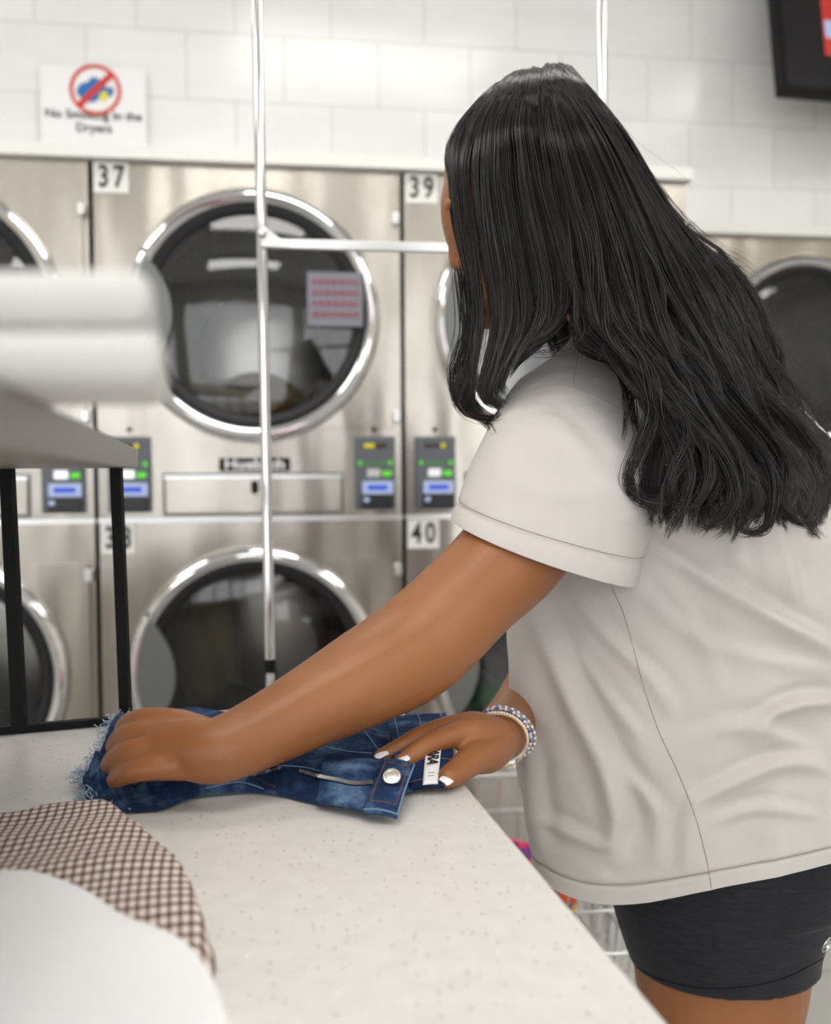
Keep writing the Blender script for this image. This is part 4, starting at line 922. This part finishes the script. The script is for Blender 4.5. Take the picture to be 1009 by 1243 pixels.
# ------------------------------------------------------------------ hair
capm = MB().ellip(P(648, 198, 1.10), (fwd * .0945, sid * .079, up * .0995), 40, 24)
cape = MB().ellip(P(648, 198, 1.10), (fwd * .086, sid * .072, up * .090), 40, 24)
tmp = capm.build('scalp', None, None); ball = bvh_of(person, shirt, tmp); bpy.data.objects.remove(tmp)
def guide(pts, lift, n=48):
    if len(pts) > 9: pts = [(pts[0][0] + 7, pts[0][1] + 4, pts[0][2] + .05), (pts[0][0] + 1, pts[0][1] - min(7, max(0, (pts[0][1] - 84) * .5)), pts[0][2] + .012)] + list(pts[1:])
    g = spline(pts, n); out = []
    for x, y, d in g:
        q = P(x, y, d); out.append(q)
    return np.array(out)
FRONT = [
 [(596, 111, 1.11), (556, 148, 1.085), (540, 182, 1.075), (546, 214, 1.06), (547, 245, 1.055), (553, 285, 1.05), (566, 335, 1.045), (571, 390, 1.04), (565, 440, 1.03), (558, 478, 1.03), (572, 505, 1.03)],
 [(612, 101, 1.11), (575, 145, 1.055), (563, 180, 1.035), (560, 212, 1.03), (566, 270, 1.02), (574, 330, 1.01), (580, 385, 1.01), (572, 440, 1.00), (570, 480, 1.00), (595, 506, 1.0)],
 [(622, 96, 1.11), (592, 145, 1.04), (586, 180, 1.02), (584, 215, 1.015), (590, 280, 1.00), (600, 340, 1.0), (606, 390, .995), (596, 445, .99), (586, 480, .99), (606, 500, .99)],
 [(632, 92, 1.11), (608, 145, 1.03), (606, 185, 1.01), (607, 225, 1.005), (618, 300, .995), (628, 360, .99), (628, 405, .985), (612, 445, .98), (604, 475, .98), (620, 490, .98)],
 [(642, 89, 1.11), (626, 145, 1.02), (628, 185, 1.005), (632, 230, 1.0), (646, 300, .99), (655, 350, .985), (652, 395, .98), (632, 425, .97), (618, 450, .97), (610, 470, .97)],
 [(650, 87, 1.11), (646, 145, 1.015), (653, 190, 1.0), (662, 230, .995), (680, 290, .985), (690, 330, .985), (694, 365, .98), (680, 395, .975), (655, 418, .97), (630, 432, .96)]]
BACK = [
 [(656, 86, 1.11), (654, 150, 1.01), (668, 230, .99), (684, 300, .975), (696, 355, .965), (706, 404, .955), (740, 436, .945), (776, 478, .935), (784, 530, .94), (768, 575, .94), (778, 604, .935), (800, 614, .935)],
 [(660, 85, 1.11), (674, 150, 1.01), (694, 230, .985), (712, 300, .97), (726, 360, .96), (738, 404, .95), (775, 445, .94), (808, 492, .93), (832, 540, .93), (826, 590, .93), (816, 630, .93), (808, 656, .93)],
 [(664, 84, 1.11), (695, 150, 1.012), (725, 230, .99), (745, 300, .97), (756, 360, .955), (775, 410, .945), (805, 455, .935), (835, 505, .93), (868, 555, .93), (885, 600, .93), (868, 635, .93), (850, 645, .93)],
 [(668, 84, 1.11), (708, 150, 1.02), (745, 230, .995), (770, 300, .975), (788, 360, .96), (808, 412, .945), (835, 460, .94), (862, 510, .935), (895, 556, .94), (912, 598, .94), (893, 632, .94), (878, 650, .94)],
 [(674, 84, 1.11), (722, 150, 1.04), (765, 232, 1.01), (796, 300, .985), (818, 355, .97), (842, 408, .96), (870, 458, .955), (893, 510, .96), (925, 556, .97), (936, 598, .97), (918, 630, .97), (935, 650, .97)],
 [(682, 85, 1.12), (736, 150, 1.07), (783, 232, 1.035), (818, 295, 1.01), (850, 350, .99), (876, 404, .985), (900, 458, .985), (925, 508, .99), (955, 552, 1.0), (970, 598, 1.0), (958, 630, 1.0), (975, 645, 1.0)],
 [(690, 88, 1.13), (746, 152, 1.10), (795, 232, 1.07), (835, 292, 1.05), (874, 342, 1.03), (902, 400, 1.02), (925, 456, 1.02), (955, 506, 1.03), (985, 548, 1.04), (1000, 592, 1.04), (992, 628, 1.04), (1006, 650, 1.04)],
 [(692, 90, 1.15), (752, 158, 1.13), (800, 236, 1.11), (843, 290, 1.09), (895, 334, 1.07), (922, 392, 1.06), (942, 452, 1.06), (975, 498, 1.08), (1012, 538, 1.09), (1040, 588, 1.09), (1030, 625, 1.09), (1045, 648, 1.09)]]
FARS = [  # far side of the head, falling beyond the face and down the far shoulder
 [(650, 86, 1.11), (640, 150, 1.185), (640, 230, 1.20), (645, 310, 1.20), (655, 380, 1.21), (680, 440, 1.22), (700, 480, 1.23)],
 [(660, 86, 1.11), (690, 150, 1.185), (710, 240, 1.20), (730, 320, 1.20), (760, 400, 1.21), (800, 460, 1.22), (840, 520, 1.22)],
 [(690, 90, 1.14), (748, 158, 1.16), (790, 240, 1.17), (835, 300, 1.17), (880, 350, 1.17), (915, 420, 1.18), (950, 480, 1.18)]]
MID = [[(646, 88, 1.11), (640, 120, 1.06), (640, 150, 1.012), (650, 190, 1.0), (656, 230, .992), (666, 265, .985), (676, 295, .98), (684, 320, .98), (690, 345, .98), (692, 362, .98)],
 [(652, 86, 1.11), (648, 120, 1.06), (648, 150, 1.010), (656, 190, 1.0), (664, 230, .990), (674, 265, .982), (684, 295, .978), (690, 320, .975), (696, 350, .975), (700, 372, .975)],
 [(660, 85, 1.11), (660, 120, 1.06), (662, 150, 1.010), (668, 190, 1.0), (676, 230, .988), (686, 265, .98), (694, 295, .974), (700, 325, .97), (704, 360, .965), (706, 390, .96)]]
HV, HF = [], []; hoff = [0]; HTN = []; trng = np.random.default_rng(77)
def strands(paths, rad):
    """paths (n,k,3) -> thin three-sided tapering tubes"""
    n, k, _ = paths.shape; T = np.gradient(paths, axis=1); T /= np.linalg.norm(T, axis=2, keepdims=True) + 1e-9
    ref = np.array([.3, -.8, .5]); A = np.cross(T, ref); A /= np.linalg.norm(A, axis=2, keepdims=True) + 1e-9; B_ = np.cross(T, A)
    tp = np.ones(k); tp[-10:] = np.linspace(1, .25, 10); r = rad[:, None, None] * tp[None, :, None]
    V = np.stack([paths + r * (cos(a) * A + sin(a) * B_) for a in (0, 2.094, 4.189)], 2).reshape(-1, 3)
    idx = (np.arange(n)[:, None, None] * k * 3 + np.arange(k - 1)[None, :, None] * 3); j = np.arange(3)[None, None, :]; j2 = (j + 1) % 3
    Fq = np.stack([idx + j, idx + j2, idx + 3 + j2, idx + 3 + j], -1).reshape(-1, 4) + hoff[0]
    HTN.append(np.clip(trng.beta(1.2, 2.8, n)[:, None, None] + .30 * np.linspace(0, 1, k)[None, :, None] ** 1.5 + np.zeros((1, 1, 3)), 0, 1).reshape(-1)); HV.append(V); HF.append(Fq); hoff[0] += len(V)
def family(guides, nclump, per, width, thick, wave, seed, K=56, tipw=.25, gapf=None, push=.004, rad=(.00022, .0004)):
    r = np.random.default_rng(seed); Gd = np.stack([guide(g, 0, K) for g in guides]); ng = len(Gd); out = []; rr = []
    t = np.linspace(0, 1, K)
    for c in range(nclump):
        s = r.uniform(0, ng - 1)
        if gapf and gapf(s, r): continue
        lay = r.uniform(-thick, .25 * thick); ph = r.uniform(0, 6.28, 3); fq = r.uniform(1.8, 3.6); amp = wave * r.uniform(.4, 1.3); endk = r.uniform(.88, 1.0) - .27 * max(0., sin(s * 5.6 + .8)) ** 1.2 if guides is BACK else r.uniform(.9, 1); cw = width * r.uniform(.6, 1.3)
        for i in range(per):
            a = r.normal(); b = r.normal(); wfac = cw * (1.15 - (1 - tipw) * t ** 1.6); ss = s + a * wfac; ss = np.clip(ss - (.135 * t ** 3.0 * np.sin(2 * pi * 1.35 * ss) if guides is BACK else 0), 0, ng - 1)
            i0 = np.clip(ss.astype(int), 0, ng - 2); u = (ss - i0)[:, None]; tt_ = t * endk * r.uniform(.94, 1.0); kk = tt_ * (K - 1); k0 = np.clip(kk.astype(int), 0, K - 2); ku = (kk - k0)[:, None]
            g0 = Gd[i0, k0] * (1 - ku) + Gd[i0, k0 + 1] * ku; g1 = Gd[i0 + 1, k0] * (1 - ku) + Gd[i0 + 1, k0 + 1] * ku; p = g0 * (1 - u) + g1 * u
            env = (t ** 1.5)[:, None]; w = amp * np.sin(2 * pi * fq * t + ph[0])[:, None] * env
            tg = np.gradient(p, axis=0); tg /= np.linalg.norm(tg, axis=1, keepdims=True); sd = np.cross(tg, [0, -1., 0]); sd /= np.linalg.norm(sd, axis=1, keepdims=True) + 1e-9
            p = p + sd * w + np.array([0, 1., 0]) * (amp * .7 * np.sin(2 * pi * fq * t + ph[1])[:, None] * env - lay + b * .0022 * (1 - .6 * t)[:, None])
            p = p + sd * (r.normal(0, .0007) + .0012 * np.sin(t * r.uniform(5, 16) + r.uniform(0, 6)))[:, None] * t[:, None]
            out.append(p); rr.append(r.uniform(*rad))
    paths = np.array(out); return paths, np.array(rr)
def keep_out(paths, b, off):
    """lay strands on the body instead of inside it"""
    n, k, _ = paths.shape
    for i in range(n):
        for j in range(0, k, 3):
            q = paths[i, j]; v = Vector(q - CAM); L_ = v.length; h = b.ray_cast(Vector(CAM), v / L_, L_ + .001)
            if h[0] is not None:
                dd = L_ - (h[3] - off); 
                if dd < (.16 if j > 5 else .05): paths[i, max(0, j - 1):j + 2] -= np.array(v / L_) * dd
        paths[i, 1:-1] = (paths[i, :-2] + 2 * paths[i, 1:-1] + paths[i, 2:]) / 4; paths[i, 1:-1] = (paths[i, :-2] + 2 * paths[i, 1:-1] + paths[i, 2:]) / 4
    return paths
gapF = lambda s, r: (1.25 < s < 1.85 and r.uniform() < .80)
for fam in ((FRONT, 120, 26, .10, .028, .0022, 1, 48, .5, gapF), (BACK, 290, 29, .085, .040, .0135, 2, 60, .10, None), (MID, 45, 24, .3, .012, .0015, 9, 46, .7, None), (FARS, 90, 22, .16, .02, .003, 3, 40, .5, None)):
    pth, rr = family(fam[0], fam[1], fam[2], fam[3], fam[4], fam[5], fam[6], fam[7], fam[8], fam[9])
    if fam[0] is not FARS: pth = keep_out(pth, ball, .003)
    strands(pth, rr)
# curling ends and separate locks
LOCKS = [[(715, 400, .95), (760, 440, .94), (795, 480, .93), (822, 530, .925), (838, 570, .92), (830, 610, .92), (818, 635, .92), (807, 656, .92)],
         [(730, 400, .95), (770, 450, .935), (790, 500, .93), (775, 545, .93), (762, 580, .93), (775, 605, .93), (800, 613, .925), (812, 608, .925)],
         [(800, 440, .93), (835, 500, .925), (875, 545, .92), (893, 590, .92), (882, 625, .92), (858, 640, .92), (852, 630, .92)],
         [(840, 450, .94), (880, 500, .94), (925, 550, .95), (938, 600, .95), (930, 640, .95), (905, 646, .95), (892, 632, .95)],
         [(880, 460, .96), (920, 510, .96), (955, 560, .97), (950, 610, .97), (975, 635, .97), (1002, 632, .97)],
         [(900, 460, .99), (950, 500, .99), (990, 550, 1.0), (1000, 600, 1.0), (985, 640, 1.0), (1005, 656, 1.0)],
         [(750, 420, .95), (800, 470, .93), (850, 530, .925), (862, 575, .92), (848, 610, .92), (830, 620, .92)],
         [(578, 380, 1.02), (570, 440, 1.02), (556, 478, 1.02), (568, 500, 1.02), (596, 508, 1.01), (612, 496, 1.01)],
         [(560, 330, 1.04), (566, 400, 1.03), (553, 450, 1.03), (556, 485, 1.03), (590, 512, 1.02), (604, 530, 1.02)],
         [(690, 340, .98), (690, 372, .97), (668, 400, .965), (640, 418, .96), (612, 440, .96)],
         [(700, 385, .96), (705, 410, .955), (680, 426, .955), (650, 430, .955), (636, 428, .955)]]
for li, lk in enumerate(LOCKS):
    g = guide(lk, 0, 36); r = np.random.default_rng(50 + li); npl = 75 if li < 9 else 10; out = []
    for i in range(npl):
        t = np.linspace(0, 1, 36)[:, None]; o = r.normal(0, 1, 3) * .0042; p = g + o * (1.1 - .75 * t) + .0016 * np.sin(t * r.uniform(4, 12) + r.uniform(0, 6)) * r.normal(0, 1, 3); kk = int(36 * r.uniform(.85, 1)); tt_ = np.linspace(0, kk - 1, 36)
        p = np.stack([np.interp(tt_, np.arange(36), p[:, a]) for a in range(3)], 1); out.append(p)
    strands(keep_out(np.array(out), ball, .004), r.uniform(.00022, .00038, npl))
# flyaways along the back of the head
fly = []
r = np.random.default_rng(99); gB = [guide(g, 0, 60) for g in BACK]
for i in range(420):
    g = gB[r.integers(4, 8)] if i % 3 else gB[r.integers(0, 8)]; k0 = r.integers(6, 30); k1 = min(59, k0 + r.integers(12, 26)); t = np.linspace(0, 1, 24); p = np.stack([np.interp(np.linspace(k0, k1, 24), np.arange(60), g[:, a]) for a in range(3)], 1)
    out_ = np.array([r.uniform(.2, 1), -.15, r.uniform(.1, .8)]) * r.uniform(.004, .045) * (.35 if i % 3 == 0 else 1); p = p + out_ * (t ** r.uniform(.8, 2))[:, None] + (np.sin(t * r.uniform(3, 12) + r.uniform(0, 6)) * .003 * t)[:, None] * r.normal(0, 1, 3); fly.append(p)
strands(np.array(fly), r.uniform(.00014, .00022, len(fly)))
HVa = np.concatenate(HV); HFa = np.concatenate(HF)
# scalp shell and under-layers, so nothing shows between the strands
def under(guides, s0, s1, t0, t1, inset, ns=24, K=40, th=.012):
    Gd = np.stack([guide(g, 0, 60) for g in guides]); ss = np.linspace(s0, s1, ns); tt_ = np.linspace(t0, t1, K) * 59; V = []
    for layer in (0, 1):
        for s in ss:
            i = min(int(s), len(Gd) - 2); u = s - i; g = Gd[i] * (1 - u) + Gd[i + 1] * u
            for k in tt_: a = min(int(k), 58); p = g[a] + (g[a + 1] - g[a]) * (k - a); V.append(p + np.array([0, 1, 0]) * (inset + th * layer))
    Fc = []; 
    for layer in (0, 1):
        o = layer * ns * K
        for i in range(ns - 1):
            for k in range(K - 1): Fc.append((o + i * K + k, o + (i + 1) * K + k, o + (i + 1) * K + k + 1, o + i * K + k + 1))
    n_ = ns * K
    for i in range(ns - 1):
        for k in (0, K - 1): Fc.append((i * K + k, (i + 1) * K + k, n_ + (i + 1) * K + k, n_ + i * K + k))
    for k in range(K - 1):
        for i in (0, ns - 1): Fc.append((i * K + k, i * K + k + 1, n_ + i * K + k + 1, n_ + i * K + k))
    return np.array(V), np.array(Fc)
parts = [(HVa, HFa)]; parts.append(under(BACK, .25, 6.7, .03, .50, .018)); parts.append(under(FRONT, 2.2, 4.8, .03, .62, .012)); parts.append(under(FARS, 0.1, 1.9, .05, .9, -.01))
cap_ = cape
cv = np.array(cap_.v); parts.append((cv, None))
Vall = []; Fall = []; o = 0
for v, f in parts:
    Vall.append(v)
    if f is None: Fall += [tuple(i + o for i in q) for q in cap_.f]
    else: Fall += (f + o).tolist() if hasattr(f, 'tolist') else f
    o += len(v)
me = bpy.data.meshes.new('hair'); me.from_pydata(np.concatenate(Vall).tolist(), [], Fall); tn = np.zeros(len(me.vertices), dtype=np.float32); th_ = np.concatenate(HTN); tn[:len(th_)] = th_; ta = me.attributes.new('tone', 'FLOAT', 'POINT'); ta.data.foreach_set('value', tn)
ho = link('hair', me, M['hair'], person, True, 0, 2, 0); ho['kind'] = 'stuff'
# ------------------------------------------------------------------ camera, world, view
cam = bpy.data.cameras.new('camera'); co = bpy.data.objects.new('camera', cam); COL.objects.link(co); SC.camera = co
cam.sensor_fit = 'VERTICAL'; cam.sensor_height = 36; cam.sensor_width = 36; cam.lens = 36 * F / 1243
m = Matrix([list(RC[i]) + [CAM[i]] for i in range(3)] + [[0, 0, 0, 1]]); co.matrix_world = m
cam.clip_start = .02; cam.dof.use_dof = True; cam.dof.focus_distance = .90; cam.dof.aperture_fstop = 4.2; cam.dof.aperture_blades = 0
W = bpy.data.worlds.new('World'); SC.world = W; W.use_nodes = True; bg = W.node_tree.nodes['Background']; bg.inputs[0].default_value = (.85, .92, 1, 1); bg.inputs[1].default_value = 1.5
vs = SC.view_settings; vs.view_transform = 'Standard'; vs.look = 'None'; vs.exposure = -0.54; vs.gamma = 1; vs.use_curve_mapping = False
SC.cycles.use_denoising = True; SC.cycles.max_bounces = 8; SC.cycles.transparent_max_bounces = 12
